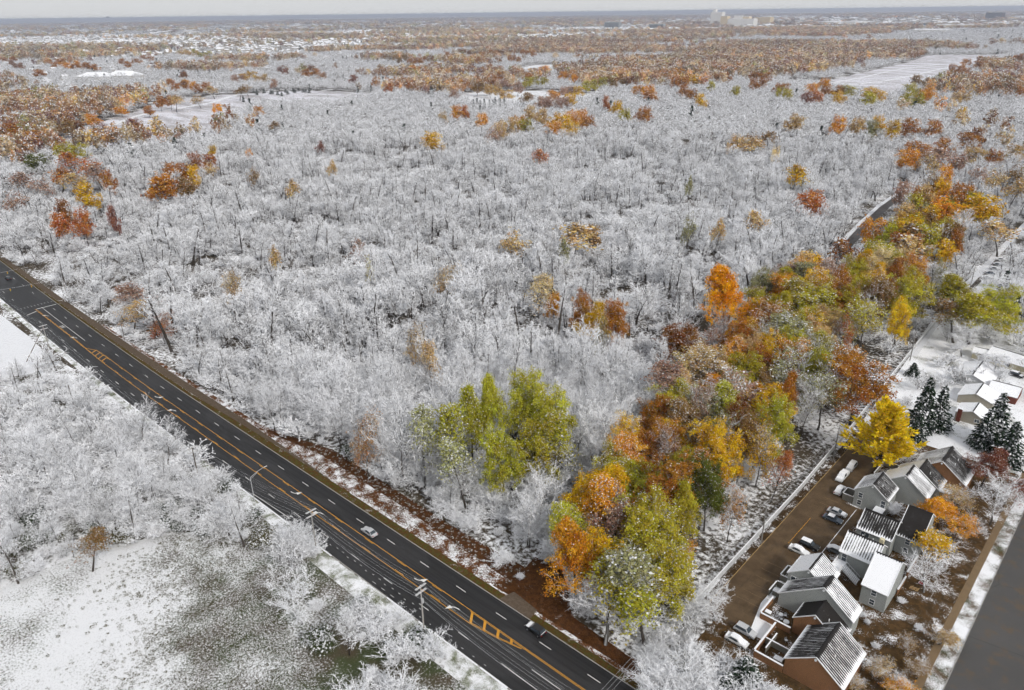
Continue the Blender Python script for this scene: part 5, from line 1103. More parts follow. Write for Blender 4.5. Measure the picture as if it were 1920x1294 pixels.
for x, y, w, d, h, lb in ((128.7, 37.6, 1.2, .9, 1.0, 'white-topped storage box in the corner of the brick patio'), (127.3, 44.6, 1.3, 1.2, 1.2, 'snow-topped storage shed beside the long grey wall'), (135.6, 27.3, 1.6, 1.1, .8, 'snow-heaped bench box in the southern patio')):
    T = tag(empty('storage_box', (x, y, 0)), lb, 'box'); MB().box(-w/2, w/2, -d/2, d/2, 0, h).build('body', M['fence_wood'], T); MB().prism([(-w/2-.04, -d/2-.04), (w/2+.04, -d/2-.04), (w/2+.04, d/2+.04), (-w/2-.04, d/2+.04)], h+.003, h+.14).build('snow_cap', M['snow_cap'], T)

# ranch houses to the east
def plainhouse(*a, **k): k.setdefault('lamp', False); return gable(*a, **k)
H1 = plainhouse('ranch_house', 'small tan end house with brick chimney and snowy roof', 'house', 135.0, 142.3, 153.9, 161.2, 'y', 139.4, 4.3, 2.7, 2.7, M['tan_wall'], .98, .98, vents=0)
part_box(H1, 'chimney', 135.6, 136.7, 152.8, 153.88, 0, 4.4, M['redbrick']); part_box(H1, 'chimney_cap', 135.5, 136.8, 152.7, 153.95, 4.4, 4.5, M['snow_cap']); win(H1, 141.0, 153.9, 1.5, 1.2, 1.0, mullion='v')
H2 = plainhouse('ranch_house', 'tan ranch house with white roof behind the chimneyed end house', 'house', 132.6, 142.4, 166.6, 176.2, 'y', 137.2, 4.6, 2.7, 2.7, M['tan_wall'], .98, .98)
H3 = plainhouse('ranch_house', 'pale ranch house with wide white roof and dark melted ridge', 'house', 127.6, 138.6, 180.2, 194.5, 'y', 133.0, 4.9, 2.7, 2.6, flat('pale_siding', (.5, .51, .52), .7), .98, .97)
H4 = plainhouse('ranch_house', 'white-roofed ranch wing with brick end beside the wide white roof', 'house', 138.8, 147.0, 176.6, 185.6, 'x', 180.8, 4.6, 2.7, 2.7, M['redbrick'], .97, .95, vents=0)
H5 = plainhouse('ranch_house', 'cream ranch house with dark-shuttered windows and white roof', 'house', 132.5, 148.0, 204.6, 213.5, 'x', 209.0, 4.9, 2.8, 2.8, M['cream_wall'], .98, .95)
H5.rotation_euler[2] = -.22
for x in (136.6, 139.6):
    win(H5, x, 204.6, 1.6, 1.1, 1.1, mullion='v')
    for dx in (-.85, .85): part_box(H5, 'shutter', x+dx-.16, x+dx+.16, 204.5, 204.58, .95, 2.25, flat('dark_shutter', (.03, .03, .035)) if 'dark_shutter' not in bpy.data.materials else bpy.data.materials['dark_shutter'])
H6 = plainhouse('ranch_house', 'low white-roofed porch wing at the corner of the cream house', 'house', 127.5, 132.2, 206.5, 212.5, 'x', 209.5, 3.6, 2.6, 2.6, M['cream_wall'], .98, .97, vents=0)
H7 = plainhouse('ranch_house', 'snow-roofed house beside the row of snowed-in cars', 'house', 128, 140, 272, 284, 'y', 134, 5.2, 3.0, 3.0, M['tan_wall'], .98, .97, vents=0)

# ------------------------------------------------------------------ vehicles
M['tyre'] = flat('tyre', (.012, .012, .012), .9); M['rim'] = flat('wheel_rim', (.35, .36, .37), .4, .1, metal=.7); M['lens'] = flat('headlight_lens', (.7, .7, .68), .2); M['tail'] = flat('tail_light', (.30, .012, .01), .3)
def paint(name, c): 
    m = NT(name); return m.done(m.mix(m.noise(2, 2), tuple(v*.9 for v in c), tuple(min(1, v*1.08) for v in c)), .3, spec=.5)
PAINT = dict(silver=paint('silver_paint', (.50, .51, .53)), black=paint('black_paint', (.012, .012, .014)), white=paint('white_paint_car', (.75, .76, .77)), blue=paint('slate_blue_paint', (.09, .12, .16)), grey=paint('grey_paint', (.16, .17, .18)), red=paint('red_paint', (.25, .015, .015)))
def car(x, y, rz, col, label, kind='sedan', snow=(), deep=0.0):
    """front towards +x before turning"""
    T = tag(empty('parked_car' if 'driving' not in label else 'car', (x, y, .03), rz), label, 'car'); P = PAINT[col]
    L, Wd, Hh, bel = (4.7, 1.82, 1.45, .92) if kind == 'sedan' else (4.6, 1.88, 1.68, 1.02) if kind == 'suv' else (5.6, 1.98, 1.85, 1.10)
    h = L/2; w = Wd/2
    nose = [(-h, .38), (-h+.02, .72), (-h+.12, bel-.06), (-h+.75, bel), (h-1.35, bel-.01), (h-.55, bel-.10), (h-.10, bel-.24), (h, .60), (h-.02, .34)]
    m = MB(); n_ = len(nose); ws = [w*.93, w, w*.97, w*.93, w*.93, w*.93, w*.90, w*.94, w*.92]
    m.add([(a, -b, z) for (a, z), b in zip(nose, ws)] + [(a, b, z) for (a, z), b in zip(nose, ws)], [tuple(range(n_)), tuple(range(2*n_-1, n_-1, -1))] + [(i, n_+i, n_+(i+1) % n_, (i+1) % n_) for i in range(n_)]); m.build('body', P, T)
    c0, c1, r0, r1 = {'sedan': (-h+.55, h-1.35, -h+1.25, h-2.05), 'suv': (-h+.12, h-1.25, -h+.50, h-1.95), 'pickup': (-.6, h-1.4, -.4, h-2.0)}[kind]; wr = w*.76; wb = w*.92
    cab = MB(); V = [(c0, -wb, bel-.02), (c1, -wb, bel-.02), (c1, wb, bel-.02), (c0, wb, bel-.02), (r0, -wr, Hh), (r1, -wr, Hh), (r1, wr, Hh), (r0, wr, Hh)]
    cab.add(V, [(4, 5, 6, 7), (0, 1, 5, 4), (1, 2, 6, 5), (2, 3, 7, 6), (3, 0, 4, 7)]); cab.build('cabin', P, T)
    def glass(name, ia, ib, ic, id_, ins=.10):
        q = [Vector(V[k]) for k in (ia, ib, ic, id_)]; c = sum(q, Vector())/4; nn = (q[1]-q[0]).cross(q[3]-q[0]).normalized()*.02
        q = [c+(p-c)*(1-ins)+nn for p in q]; MB().add(q, [(0, 1, 2, 3)]).build(name, M['glass'], T)
    glass('windscreen', 1, 2, 6, 5); glass('rear_window', 3, 0, 4, 7); glass('side_window', 0, 1, 5, 4, .14); glass('side_window', 2, 3, 7, 6, .14)
    if kind == 'pickup':
        b = MB(); b.box(-h+.15, -.75, -w*.78, w*.78, bel+.005, bel+.02); b.build('bed_floor', M['tyre'], T)
        for s in (-1, 1): MB().box(-h+.05, -.7, s*w*.86-.06, s*w*.86+.06, bel, bel+.28).build('bed_side', P, T)
        MB().box(-h+.0, -h+.1, -w*.86, w*.86, bel, bel+.28).build('tailgate', P, T)
    for sx in (-h+.85, h-.88):
        for s in (-1, 1):
            t = MB(); t.tube([(sx, s*(w-.20), .33), (sx, s*(w+.01), .33)], .33, 14); wl = t.build('wheel', M['tyre'], T); r_ = MB(); r_.tube([(sx, s*(w+.011), .33), (sx, s*(w+.022), .33)], .21, 10); r_.build('rim', M['rim'], wl)
    for s in (-1, 1):
        MB().box(h-.16, h+.01, s*w*.68-.2, s*w*.68+.2, .60, .72).build('headlight', M['lens'], T); MB().box(-h-.012, -h+.1, s*w*.74-.18, s*w*.74+.18, .66, .82).build('tail_light', M['tail'], T); MB().box(c1-.55, c1-.40, s*(w+.02)-.09, s*(w+.02)+.09, bel+.02, bel+.14).build('mirror', P, T)
    t = .03+.10*deep
    if 'roof' in snow: MB().prism([(r0-.05, -wr), (r1+.05, -wr), (r1+.05, wr), (r0-.05, wr)], Hh+.003, Hh+.04+t).build('roof_snow', M['snow_cap'], T)
    if 'hood' in snow: MB().add([(c1+.05, -wb*.95, bel), (h-.35, -wb*.9, bel-.12), (h-.35, wb*.9, bel-.12), (c1+.05, wb*.95, bel), (c1+.05, -wb*.95, bel+.06+t), (h-.35, -wb*.9, bel-.06+t), (h-.35, wb*.9, bel-.06+t), (c1+.05, wb*.95, bel+.06+t)], [(4, 5, 6, 7), (0, 1, 5, 4), (1, 2, 6, 5), (2, 3, 7, 6), (3, 0, 4, 7)]).build('hood_snow', M['snow_cap'], T)
    if 'rear' in snow: MB().prism([(-h+.1, -wb*.9), (c0+.05, -wb*.9), (c0+.05, wb*.9), (-h+.1, wb*.9)], bel+.003, bel+.06+t).build('boot_snow', M['snow_cap'], T)
    if 'glass' in snow:
        for ids in ((1, 2, 6, 5), (3, 0, 4, 7)):
            q = [Vector(V[k]) for k in ids]; c = sum(q, Vector())/4; nn = (q[1]-q[0]).cross(q[3]-q[0]).normalized(); MB().add([c+(p-c)*.97+nn*.035 for p in q]+[c+(p-c)*.9+nn*(.07+t) for p in q], [(4, 5, 6, 7), (0, 1, 5, 4), (1, 2, 6, 5), (2, 3, 7, 6), (3, 0, 4, 7)]).build('window_snow', M['snow_cap'], T)
    return T
PI = math.pi
car(43.9, -1.55, PI, 'silver', 'silver sedan driving west on the main road'); car(95.1, 1.55, PI, 'black', 'black car with white snow patches driving west on the main road', 'suv', ('hood', 'rear')); car(-247, 2.1, PI, 'black', 'dark car driving away at the far west end of the road', 'suv')
ALL = ('roof', 'hood', 'rear', 'glass')
car(121.3, 98.8, -PI/2, 'white', 'white pickup heaped with snow under the golden-yellow tree', 'pickup', ALL, .6); car(121.4, 105.2, -PI/2, 'silver', 'pale snowy van mostly hidden under the golden-yellow tree', 'suv', ALL, .6); car(123.2, 92.0, PI/2, 'white', 'snow-buried white car beside the small wooden enclosure', 'sedan', ALL, 1.2)
car(126.3, 81.9, 0, 'silver', 'silver-blue car parked beside the dark blue car', 'sedan', ('hood',)); car(126.5, 78.6, 0, 'blue', 'dark blue car with a square of snow on its roof', 'sedan', ('roof',), .4); car(126.2, 64.9, 0, 'black', 'black car with white roof parked beside the white car', 'suv', ('roof',), .6); car(125.2, 61.4, 0, 'white', 'white car with red tail light behind the white-roofed townhouse', 'sedan', ('roof', 'rear', 'glass'), .6)
car(127.4, 29.9, 0, 'silver', 'clean silver car parked beside the southern patio', 'suv'); car(127.3, 26.4, 0, 'white', 'snow-covered white car half hidden by the bare tree', 'sedan', ALL, .8); cx_, cy_ = G(1569, 1037); car(cx_, cy_, 0, 'grey', 'snow-domed car tucked beside the half-melted white roof', 'sedan', ALL, 1.2)
for i, (px_, py_) in enumerate(((1877, 489), (1871, 498), (1865, 506), (1858, 514), (1851, 523))):
    x, y = G(px_, py_); car(x, y, .3, ('white', 'grey', 'silver', 'blue', 'silver')[i], '%s snow-topped car in the diagonal row beside the lane' % ('farthest', 'second', 'middle', 'fourth', 'nearest')[i], 'sedan', ALL, 1.0)
x, y = G(1905, 706); car(x, y, -.2, 'black', 'dark snow-topped car in the drive of the cream house', 'suv', ('roof', 'hood'), .8)

# ------------------------------------------------------------------ poles, wires, lamp, fence
M['pole'] = bark_mat('pole_wood', (.11, .09, .07), .4, .7); M['pole_pale'] = bark_mat('pale_pole_wood', (.26, .25, .235), .4, .7); M['arm'] = snowy('snowy_crossarm', (.28, .26, .24), -.1, .3); M['wire'] = flat('snow_coated_wire', (.62, .63, .65), .6, .05); M['galv'] = flat('galvanised_steel', (.42, .43, .44), .5, .08)
def pole(x, y, h, label, arms=(0.0, 1.3), rz=PI/2, dark=False, strut=None, box=False, half=1.35):
    T = tag(empty('utility_pole', (x, y, 0), 0), label, 'pole'); MB().tube([(0, 0, 0), (0, 0, h*.5), (0, 0, h)], [.19, .16, .12], 8).build('pole', M['pole' if dark else 'pole_pale'], T)
    c, s = math.cos(rz), math.sin(rz)
    for dz in arms:
        for off in (-.14, .14): MB().bar((-c*half - s*off, -s*half + c*off, h-.35-dz), (c*half - s*off, s*half + c*off, h-.35-dz), .10, .13).build('crossarm', M['arm'], T)
        for k in (-1, -.5, .5, 1): MB().tube([(c*half*.92*k, s*half*.92*k, h-.28-dz), (c*half*.92*k, s*half*.92*k, h-.02-dz)], [.05, .035], 6).build('insulator', M['galv'], T)
    if strut: MB().tube([(strut[0]-x, strut[1]-y, 0), (0, 0, h-1.0)], [.17, .12], 8).build('strut', M['pole'], T)
    if box: MB().tube([(.32, 0, h-4.2), (.32, 0, h-3.2)], .26, 10).build('transformer', M['galv'], T)
    return T
def wire(a, b, sag=.9, r=.022, label='', group=None, n=14):
    a = Vector(a); b = Vector(b); pts = []
    for i in range(n+1): t = i/n; p = a.lerp(b, t); p.z -= sag*4*t*(1-t); pts.append(p - a)
    m = MB(); m.tube(pts, r, 4, cap=False); o = m.build('overhead_wire', M['wire'], None, a); return tag(o, label, 'wire', group)
pole(79, -14.6, 13.4, 'utility pole with double crossarms over the turn lane hatching', box=True); pole(41, -14.7, 13.0, 'utility pole with double crossarms opposite the silver sedan'); pole(-8, -19.2, 12.0, 'dark utility pole rising from the near thicket', dark=True); pole(-78, -26.4, 9.8, 'short dark pole standing deep in the near thicket', arms=(), dark=True)
pole(-132, -16.0, 12.6, 'snow-coated utility pole propped by a leaning strut beside the snow lot', strut=(-133.3, -24.1)); pole(121, -15.0, 13.2, 'utility pole at the bottom edge beside the near kerb')
line = [(-205, -15.5, 12.5), (-132, -16.0, 12.6), (-8, -19.2, 12.0), (41, -14.7, 13.0), (79, -14.6, 13.4), (121, -15.0, 13.2)]
for (xa, ya, ha), (xb, yb, hb) in zip(line[:-1], line[1:]):
    for dz in (0, 1.3):
        for k in ((-1.24, -.62, .62, 1.24) if dz == 0 else (-1.24, 1.24)): wire((xa, ya+k, ha-.05-dz), (xb, yb+k, hb-.05-dz), 1.1 if xb-xa < 60 else 2.2, .012, 'snow-coated wire strung between the roadside utility poles', 'roadside overhead wires')
    wire((xa, ya, ha-3.6), (xb, yb, hb-3.6), 1.4, .02, 'thick low cable strung between the roadside utility poles', 'roadside low cables')
pole(117.2, 58.5, 11.5, 'slim pole standing on the fence line beside the parking lot', arms=(0.0,), rz=0, half=.8); pole(116.2, 105.6, 11.5, 'slim pole on the fence line near the golden-yellow tree', arms=(0.0,), rz=0, half=.8); pole(111.5, 190, 11.5, 'slim pole beside the lane above the yards', arms=(0.0,), rz=0, half=.8); pole(107.5, 290, 11.5, 'slim pole far up the snowy lane', arms=(0.0,), rz=0, half=.8)
el = [(121, -15, 13.0), (117.2, 58.5, 11.5), (116.2, 105.6, 11.5), (111.5, 190, 11.5), (107.5, 290, 11.5)]
for (xa, ya, ha), (xb, yb, hb) in zip(el[:-1], el[1:]):
    for k in (-.7, 0, .7): wire((xa+k, ya, ha-.05), (xb+k, yb, hb-.05), 1.2, .015, 'snow-coated wire strung along the fence line', 'fence line overhead wires')
LT = tag(empty('street_lamp', (10.5, -13.4, 0)), 'tall grey street lamp arching over the near lane', 'street lamp'); MB().tube([(0, 0, 0), (0, 0, 7.6)], [.12, .08], 8).build('pole', M['galv'], LT); MB().tube([(0, 0, 7.5), (.5, 2.0, 8.7), (.9, 3.8, 9.3)], [.07, .06, .05], 6).build('arm', M['galv'], LT); MB().tube([(0, 0, 6.9), (.5, 2.0, 8.5)], .04, 6).build('brace', M['galv'], LT); MB().bar((.9, 3.7, 9.3), (1.05, 4.5, 9.35), .3, .16).build('lamp_head', M['galv'], LT)
for x, y, h, lb in ((-188.2, 9.6, 9.5, 'thin dark pole beside the far sidewalk near the crosswalk'), (-125.3, 8.6, 7.5, 'short dark pole at the woods edge beside the sidewalk'), (-254, 13.0, 7.0, 'thin pole beside the far bend of the sidewalk'), (-200.8, 11.6, 8.0, 'thin grey pole behind the crosswalk'), (-195, -14.8, 7.0, 'short dark pole at the corner of the snow lot')):
    T = tag(empty('roadside_pole', (x, y, 0)), lb, 'pole'); MB().tube([(0, 0, 0), (0, 0, h)], [.13, .09], 8).build('pole', M['pole'], T); MB().tube([(0, 0, h), (0, 0, h+.12)], [.11, .07], 8).build('cap', M['snow_cap'], T)
wire((-209, -14, 7.2), (-205, 14, 7.2), .5, .035, 'signal span wire crossing the road at the crosswalk'); wire((-238, -14, 7.2), (-236, 15, 7.2), .5, .035, 'second signal span wire crossing the road beyond the crosswalk')
for x, y, lb in ((-208.3, -6.5, 'yellow traffic signal hanging on the near span wire over the west lanes'), (-206.6, 1.5, 'yellow traffic signal hanging on the near span wire over the far lane'), (-237, 0.5, 'yellow traffic signal on the farther span wire')):
    T = tag(empty('traffic_signal', (x, y, 5.5)), lb, 'traffic light'); MB().box(-.18, .18, -.18, .18, 0, 1.05).build('housing', flat('signal_yellow', (.55, .33, .03)) if 'signal_yellow' not in bpy.data.materials else bpy.data.materials['signal_yellow'], T); MB().tube([(0, 0, 1.05), (0, 0, 1.4)], .03, 6).build('hanger', M['galv'], T)
    for k, c in enumerate(((.25, .01, .01), (.3, .2, .01), (.01, .2, .06))): MB().tube([(.181, 0, .85-.33*k), (.2, 0, .85-.33*k)], .12, 10).build('lens', flat('signal_lens%d' % k, c) if 'signal_lens%d' % k not in bpy.data.materials else bpy.data.materials['signal_lens%d' % k], T)
FL = [(115.9, 27), (115.6, 54), (115.2, 86), (113.6, 128), (110.2, 191), (108, 240)]
def fl(y): return float(np.interp(y, [p[1] for p in FL], [p[0] for p in FL]))
FT = tag(empty('chain_fence', (115.5, 27, 0)), 'long snow-caked wire fence between the snowy strip and the parking lot', 'fence')
O = (115.5, 27)
pm = MB().tube([(0, 0, 0), (0, 0, 1.9)], .05, 6).mesh('post', [M['galv']])
y = 27.0
while y < 240:
    o = bpy.data.objects.new('post', pm); o.location = (fl(y)-O[0], y-O[1], 0); o.parent = FT; link(o); y += 3.0
rail = MB(); mesh_ = MB(); ys = np.arange(27, 237.1, 3.0)
for a, b in zip(ys[:-1], ys[1:]): rail.bar((fl(a)-O[0], a-O[1], 1.86), (fl(b)-O[0], b-O[1], 1.86), .22, .14)
rail.build('top_rail', M['snow_cap'], FT)
for k in range(9): 
    for a, b in zip(ys[:-1], ys[1:]): mesh_.bar((fl(a)-O[0], a-O[1], .1+k*.2), (fl(b)-O[0], b-O[1], .1+k*.2), .05, .05)
for a in np.arange(27, 150, .3):
    mesh_.bar((fl(a)-O[0], a-O[1], .05), (fl(a+.5)-O[0], a+.5-O[1], 1.8), .035, .035); mesh_.bar((fl(a+.5)-O[0], a+.5-O[1], .05), (fl(a)-O[0], a-O[1], 1.8), .035, .035)
o = mesh_.build('wire_mesh', M['wire'], FT); o['kind'] = 'stuff'

# shrubs by the townhouses
def bush(px, py, w, h, lb, z=0, dark=False):
    x, y = G(px, py); kd = K['shrubN'][R.randrange(4)]; T = empty('garden_shrub', (x, y, 0), R.random()*6.28); T.scale = (w/kd.W, w/kd.W, h/kd.H)
    t = bpy.data.objects.new('trunk', kd.trunk); t.parent = T; link(t); c = bpy.data.objects.new('crown', kd.crown); c.parent = T; link(c); return tag(T, lb, 'shrub')
for a in ((1672, 968, 4.8, 4.5, 'snow-covered shrub tree between the grey gable walls'), (1618, 1158, 1.8, 1.5, 'round snowy bush at the foot of the striped east slope'), (1625, 1170, 1.6, 1.4, 'lower round snowy bush at the foot of the striped east slope'), (1612, 985, 1.6, 1.2, 'snowy bush at the corner by the blue cars'), (1548, 1060, 1.8, 1.4, 'pale snowy bush beside the snow-domed car'),
    (1742, 1030, 2.0, 1.2, 'snowy bush under the leafless yard tree'), (1735, 990, 2.6, 1.2, 'snow-heaped bush near the sidewalk tree'), (1640, 1215, 2.0, 1.3, 'snowy bush east of the southern brick townhouse'), (1610, 1215, 1.6, 1.1, 'frosted bush beside the southern brick roof'), (1500, 1130, 1.6, 1.2, 'snowy bush inside the brick patio'), (945, 1060, 6.0, 4.0, 'broad snow-laden bush at the notch beside the driveway'), (975, 1085, 2.4, 1.6, 'small white bush below the broad bush at the notch'),
    (1690, 1130, 2.2, 1.3, 'frosted bush beside the firewood in the yard'), (1722, 1180, 2.4, 1.3, 'frosted low bush in the dark garden bed')): bush(*a)
for a in ((1700, 1205, 34, 'brown', 5, .1, 'brown leafy shrub tree at the edge of the dark garden bed'), (1650, 1245, 46, 'tan', 5, .12, 'tan twiggy shrub east of the southern brick roof'), (1725, 1250, 50, 'brown', 5, .15, 'brown twiggy shrub near the bottom edge by the sidewalk'), (1765, 1190, 40, 'tan', 4, .2, 'low tan shrub beside the sidewalk'), (1600, 1275, 44, 'tan', 4, .2, 'tan shrub below the southern brick gable'), (1690, 1285, 60, 'orange', 5, .1, 'low orange shrub at the bottom edge of the yard'), (1905, 925, 50, 'maroon', 7, .05, 'crimson tree at the frame edge by the side street'), (1800, 930, 60, 'tan', 9, .15, 'tan half-bare tree behind the orange tree'), (1825, 985, 50, 'orange', 6, .08, 'low orange tree beside the sidewalk')):
    leafy(a[0], a[1], a[2], a[3], a[4], 'sparse', a[5], a[6])
# firewood heap and toys in the yard
T = tag(empty('firewood_pile', (*G(1713, 1105), 0)), 'small pale pile of split boards in the leaf-strewn yard', 'firewood')
for k in range(9): MB().bar((-.8+.2*k, -.5+.1*R.random(), .08+.1*(k % 3)), (-.7+.2*k, .6+.2*R.random(), .1+.1*(k % 3)), .16, .09).build('board', flat('pale_board', (.45, .30, .14)) if 'pale_board' not in bpy.data.materials else bpy.data.materials['pale_board'], T)
T = tag(empty('garden_cart', (*G(1726, 1096), 0)), 'small red cart beside the pale boards in the yard', 'cart'); MB().box(-.45, .45, -.3, .3, .25, .55).build('tub', PAINT['red'], T)
for sx in (-.3, .3):
    for sy in (-.3, .3): MB().tube([(sx, sy-.04, .13), (sx, sy+.04, .13)], .13, 8).build('wheel', M['tyre'], T)
MB().bar((.45, 0, .4), (1.0, 0, .7), .05, .05).build('handle', M['galv'], T)

# ------------------------------------------------------------------ far buildings
M['far_roof'] = flat('snow_roof', SNOW, .9, .03, .05); M['far_wall'] = flat('far_house_wall', (.42, .38, .33), .9, .35, .02); M['far_white'] = flat('white_factory_wall', (.72, .70, .66), .8, .08, .01); M['far_cream'] = flat('cream_factory_wall', (.62, .50, .32), .8, .1, .01); M['far_blue'] = flat('blue_warehouse_wall', (.03, .16, .30), .7, .1, .01); M['far_dark'] = flat('dark_office_wall', (.05, .035, .045), .6, .2, .01); M['far_grey'] = flat('grey_office_wall', (.25, .27, .28), .7, .15, .01); M['far_city'] = flat('city_tower_wall', (.16, .2, .26), .7, .15, .005)
def small_house(name, L, W_, he, hr, oh=.5):
    m = MB(); a, b = L/2, W_/2
    m.add([(-a, -b, 0), (a, -b, 0), (a, b, 0), (-a, b, 0), (-a, -b, he), (a, -b, he), (a, b, he), (-a, b, he), (-a, 0, hr), (a, 0, hr)], [(0, 1, 5, 4), (2, 3, 7, 6), (1, 2, 6, 9, 5), (3, 0, 4, 8, 7)], 0)
    s = (hr-he)/b; z = he-s*oh
    m.add([(-a-oh, -b-oh, z), (a+oh, -b-oh, z), (a+oh, 0, hr+.05), (-a-oh, 0, hr+.05), (a+oh, b+oh, z), (-a-oh, b+oh, z)], [(0, 1, 2, 3), (3, 2, 4, 5)], 1)
    for k in (-.3, .3):
        for s_ in (-1, 1): m.add([(L*k-.9, s_*(b+.03), he-1.9), (L*k+.9, s_*(b+.03), he-1.9), (L*k+.9, s_*(b+.03), he-.7), (L*k-.9, s_*(b+.03), he-.7)], [(0, 1, 2, 3)], 2)
    return m.mesh(name, [M['far_wall'], M['far_roof'], M['glass']])
HM = [small_house('small_house', 15, 9, 3, 6), small_house('small_house', 13, 10, 5.5, 9), small_house('small_house', 22, 12, 3.2, 6.5), small_house('small_house', 34, 14, 6, 9)]
P, px, py = scatter(1350, 6500, 46)
ok = (py > 26) & (py < np.interp(px, [0, 250, 640, 900, 1200, 1920], [172, 140, 112, 96, 58, 36])) & ~openland(px, py) & ~inpoly(px, py, RUSTWOOD) & (NR.random(len(px)) < np.where(py > 118, .22, .62))
P = P[ok]; px = px[ok]; py = py[ok]; dd = np.hypot(P[:, 0]-CAM[0], P[:, 1]-CAM[1]); od = np.argsort(dd)
for i in od[:260]:
    k = R.choice((0, 0, 1, 1, 2)); o = bpy.data.objects.new('suburban_house', HM[k]); o.location = (P[i, 0], P[i, 1], 0); o.rotation_euler = (0, 0, .4+R.choice((0, PI/2))+R.uniform(-.2, .2)); link(o)
    tag(o, 'small snow-roofed house among the autumn trees of the western suburb' if px[i] < 700 else 'small snow-roofed house among the autumn trees of the middle suburb' if px[i] < 1150 else 'small snow-roofed house among the trees of the far eastern suburb', 'house', 'houses of the western suburb' if px[i] < 700 else 'houses of the middle suburb' if px[i] < 1150 else 'houses of the eastern suburb')
pts = [(P[i, 0], P[i, 1], .4+R.choice((0, PI/2)), 1, 1, R.choice((0, 1, 2, 3)), 0, 0, 0, 0) for i in od[260:]]
P, px, py = scatter(6500, 16000, 170); ok = (NR.random(len(px)) < np.where(px > 1150, .55, .25)); pts += [(p[0], p[1], R.random()*3, 2.2, 1.3, 3, 0, 0, 0, 0) for p in P[ok]]
mass('distant_rooftops', HM, pts, 'countless tiny snow-covered rooftops of the farthest suburbs', 'rooftops')
def block(name, label, px0, px1, pbase, h, depth, wall, cat='building', rows=0, roof='far_roof', dx=0.0, extra=()):
    """building seen between two pixel columns, standing on the ground at pixel row pbase"""
    a = np.array(G(px0, pbase)); b = np.array(G(px1, pbase)); c = (a+b)/2; w = float(np.linalg.norm(b-a)); u = (b-a)/w; rz = math.atan2(u[1], u[0])
    T = tag(empty(name, (c[0], c[1], 0), rz), label, cat); MB().box(-w/2, w/2, 0, depth, 0, h).build('wall', M[wall], T); MB().box(-w/2-.5, w/2+.5, -.5, depth+.5, h+.01, h+1.2).build('roof', M[roof], T)
    for k in range(rows):
        z = h*(k+.55)/(rows+.2); MB().box(-w*.46, w*.46, -.25, -.02, z-h/rows*.22, z+h/rows*.22).build('window_band', M['glass'], T)
    for (x0, x1, y0, y1, hh, mt) in extra:
        MB().box(-w/2+x0*w, -w/2+x1*w, y0*depth, y1*depth, h+1.21 if y0 >= 0 and hh > h else 0, hh).build('wing' if hh > h else 'annex', M[mt], T)
        MB().box(-w/2+x0*w-.3, -w/2+x1*w+.3, y0*depth-.3, y1*depth+.3, hh+.01, hh+1.2).build('wing_roof', M[roof], T)
    return T
block('office_block', 'dark purple-brown office block on the eastern horizon', 1846, 1877, 36, 62, 60, 'far_dark', rows=7)
block('factory', 'white factory towers standing on the skyline right of centre', 1331, 1352, 47, 100, 60, 'far_white', rows=0, extra=((.1, .35, .2, .8, 125, 'far_white'),))
block('factory', 'cream factory block joined beside the white towers', 1350, 1362, 48, 70, 60, 'far_cream'); block('factory', 'long pale factory hall right of the white towers', 1363, 1412, 48, 50, 80, 'far_white', extra=((.2, .5, .2, .8, 72, 'far_white'), (.55, .8, .2, .8, 66, 'far_cream')))
block('factory', 'separate pale block at the right end of the factory', 1413, 1443, 45, 55, 70, 'far_cream', extra=((.7, .95, .1, .5, 62, 'far_white'),))
block('warehouse', 'long blue-walled warehouse beyond the eastern woods', 1622, 1690, 48, 14, 160, 'far_blue'); block('warehouse', 'shorter blue-walled warehouse beside the long blue one', 1712, 1750, 47, 13, 160, 'far_blue')
for i, (a, b, r, hh, lb) in enumerate(((1440, 1520, 52, 12, 'white flat-roofed warehouse right below the factory'), (1530, 1612, 44, 13, 'white flat-roofed warehouse left of the blue walls'), (1755, 1835, 50, 12, 'long white flat-roofed warehouse right of the blue walls'), (1840, 1915, 46, 12, 'white flat-roofed warehouse at the far right below the office block'), (1712, 1780, 60, 10, 'low white building at the near edge of the warehouses'), (1600, 1690, 54, 8, 'low white shed in front of the long blue warehouse'), (1290, 1330, 56, 12, 'white building left of the factory towers'), (1440, 1500, 38, 14, 'far white hall above the factory'), (1225, 1262, 56, 10, 'white-roofed low hall beside the grey office'), (1560, 1640, 37, 14, 'far white hall above the blue walls'))):
    block('warehouse', lb, a, b, r, hh, 170, 'far_white')
block('office_block', 'grey flat-topped office above the middle suburb', 1133, 1160, 53, 42, 45, 'far_grey', rows=5); block('office_block', 'low grey-green office beside the snowy hall', 1217, 1243, 54, 30, 45, 'far_grey', rows=3)
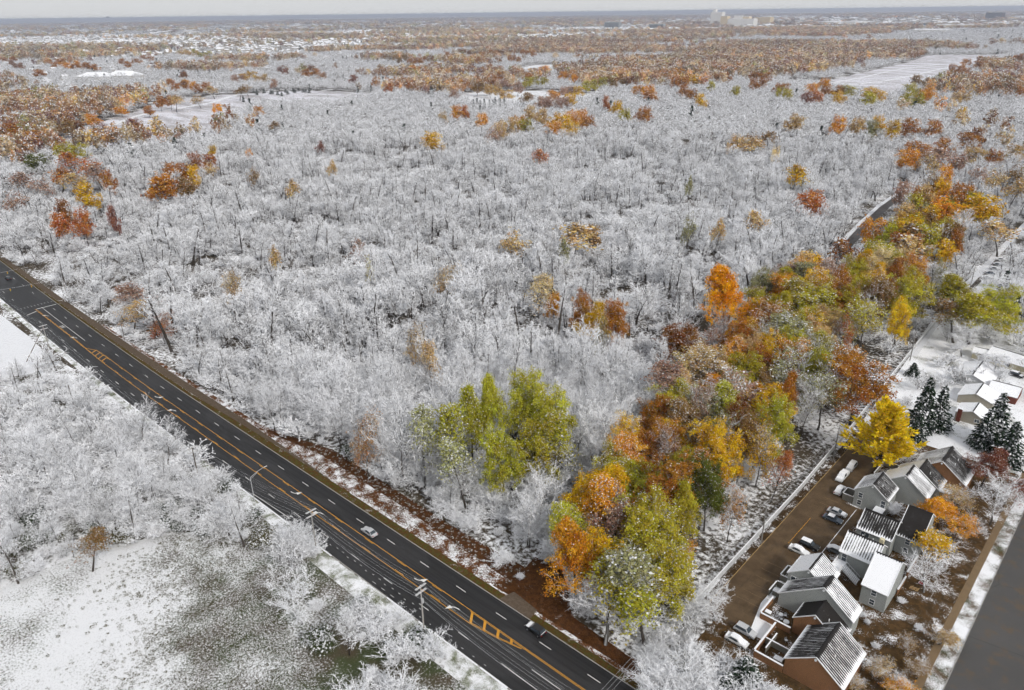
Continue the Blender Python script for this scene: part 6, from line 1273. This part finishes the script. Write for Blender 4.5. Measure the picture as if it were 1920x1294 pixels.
for i, (px_, w, hh) in enumerate(((181, 5, 90), (187, 4, 120), (192, 4, 110), (197, 4, 170), (202, 5, 260), (205, 2, 200))): block('city_tower', ('lowest blunt tower of the hazy city skyline', 'second tower of the hazy city skyline', 'third squat tower of the hazy city skyline', 'fourth taller tower of the hazy city skyline', 'tallest tower of the hazy city skyline', 'slim tower beside the tallest of the hazy city skyline')[i], px_-w/2, px_+w/2, 35.6-.012*(px_-960)*0, hh, 80, 'far_city', 'tower')
# broad white-roofed halls in the west
def bighall(label, px0, px1, pb, he, hr, dep):
    a = np.array(G(px0, pb)); b = np.array(G(px1, pb)); c = (a+b)/2; w = float(np.linalg.norm(b-a)); u = (b-a)/w
    T = tag(empty('assembly_hall', (c[0], c[1], 0), math.atan2(u[1], u[0])), label, 'building'); x = w/2
    MB().box(-x, x, 0, dep, 0, he).build('wall', M['far_wall'], T)
    MB().add([(-x-1, -1, he), (x+1, -1, he), (x*.55, dep/2, hr), (-x*.55, dep/2, hr), (x+1, dep+1, he), (-x-1, dep+1, he)], [(0, 1, 2, 3), (3, 2, 4, 5), (1, 4, 2), (5, 0, 3)]).build('roof', M['far_roof'], T); return T
bighall('broad white-roofed hall in the trees of the west', 142, 200, 150, 6, 14, 40); bighall('second white-roofed hall joined right of the broad one', 198, 250, 148, 6, 15, 40)
for i, (a, b, r) in enumerate(((15, 38, 153), (70, 92, 156), (108, 128, 163), (125, 140, 168), (72, 86, 174), (478, 510, 131), (150, 265, 78), (300, 345, 72))): bighall('%s low white-roofed building among the western trees' % ('first', 'second', 'third', 'fourth', 'fifth', 'lone', 'longest', 'far')[i], a, b, r, 4, 7, 18)
# ------------------------------------------------------------------ the air
m = NT('haze'); pv = m.n('VolumePrincipled'); pv.inputs['Color'].default_value = (.76, .82, .97, 1); pv.inputs['Density'].default_value = 7.5e-5; pv.inputs['Anisotropy'].default_value = .2
m.t.links.new(pv.outputs[0], m.out.inputs['Volume'])
haze = tag(MB().box(-47000, 47000, -47000, 47000, -1.2, 124).build('haze', m.mat), 'thin pale haze over the land towards the horizon', 'haze', kind='stuff')
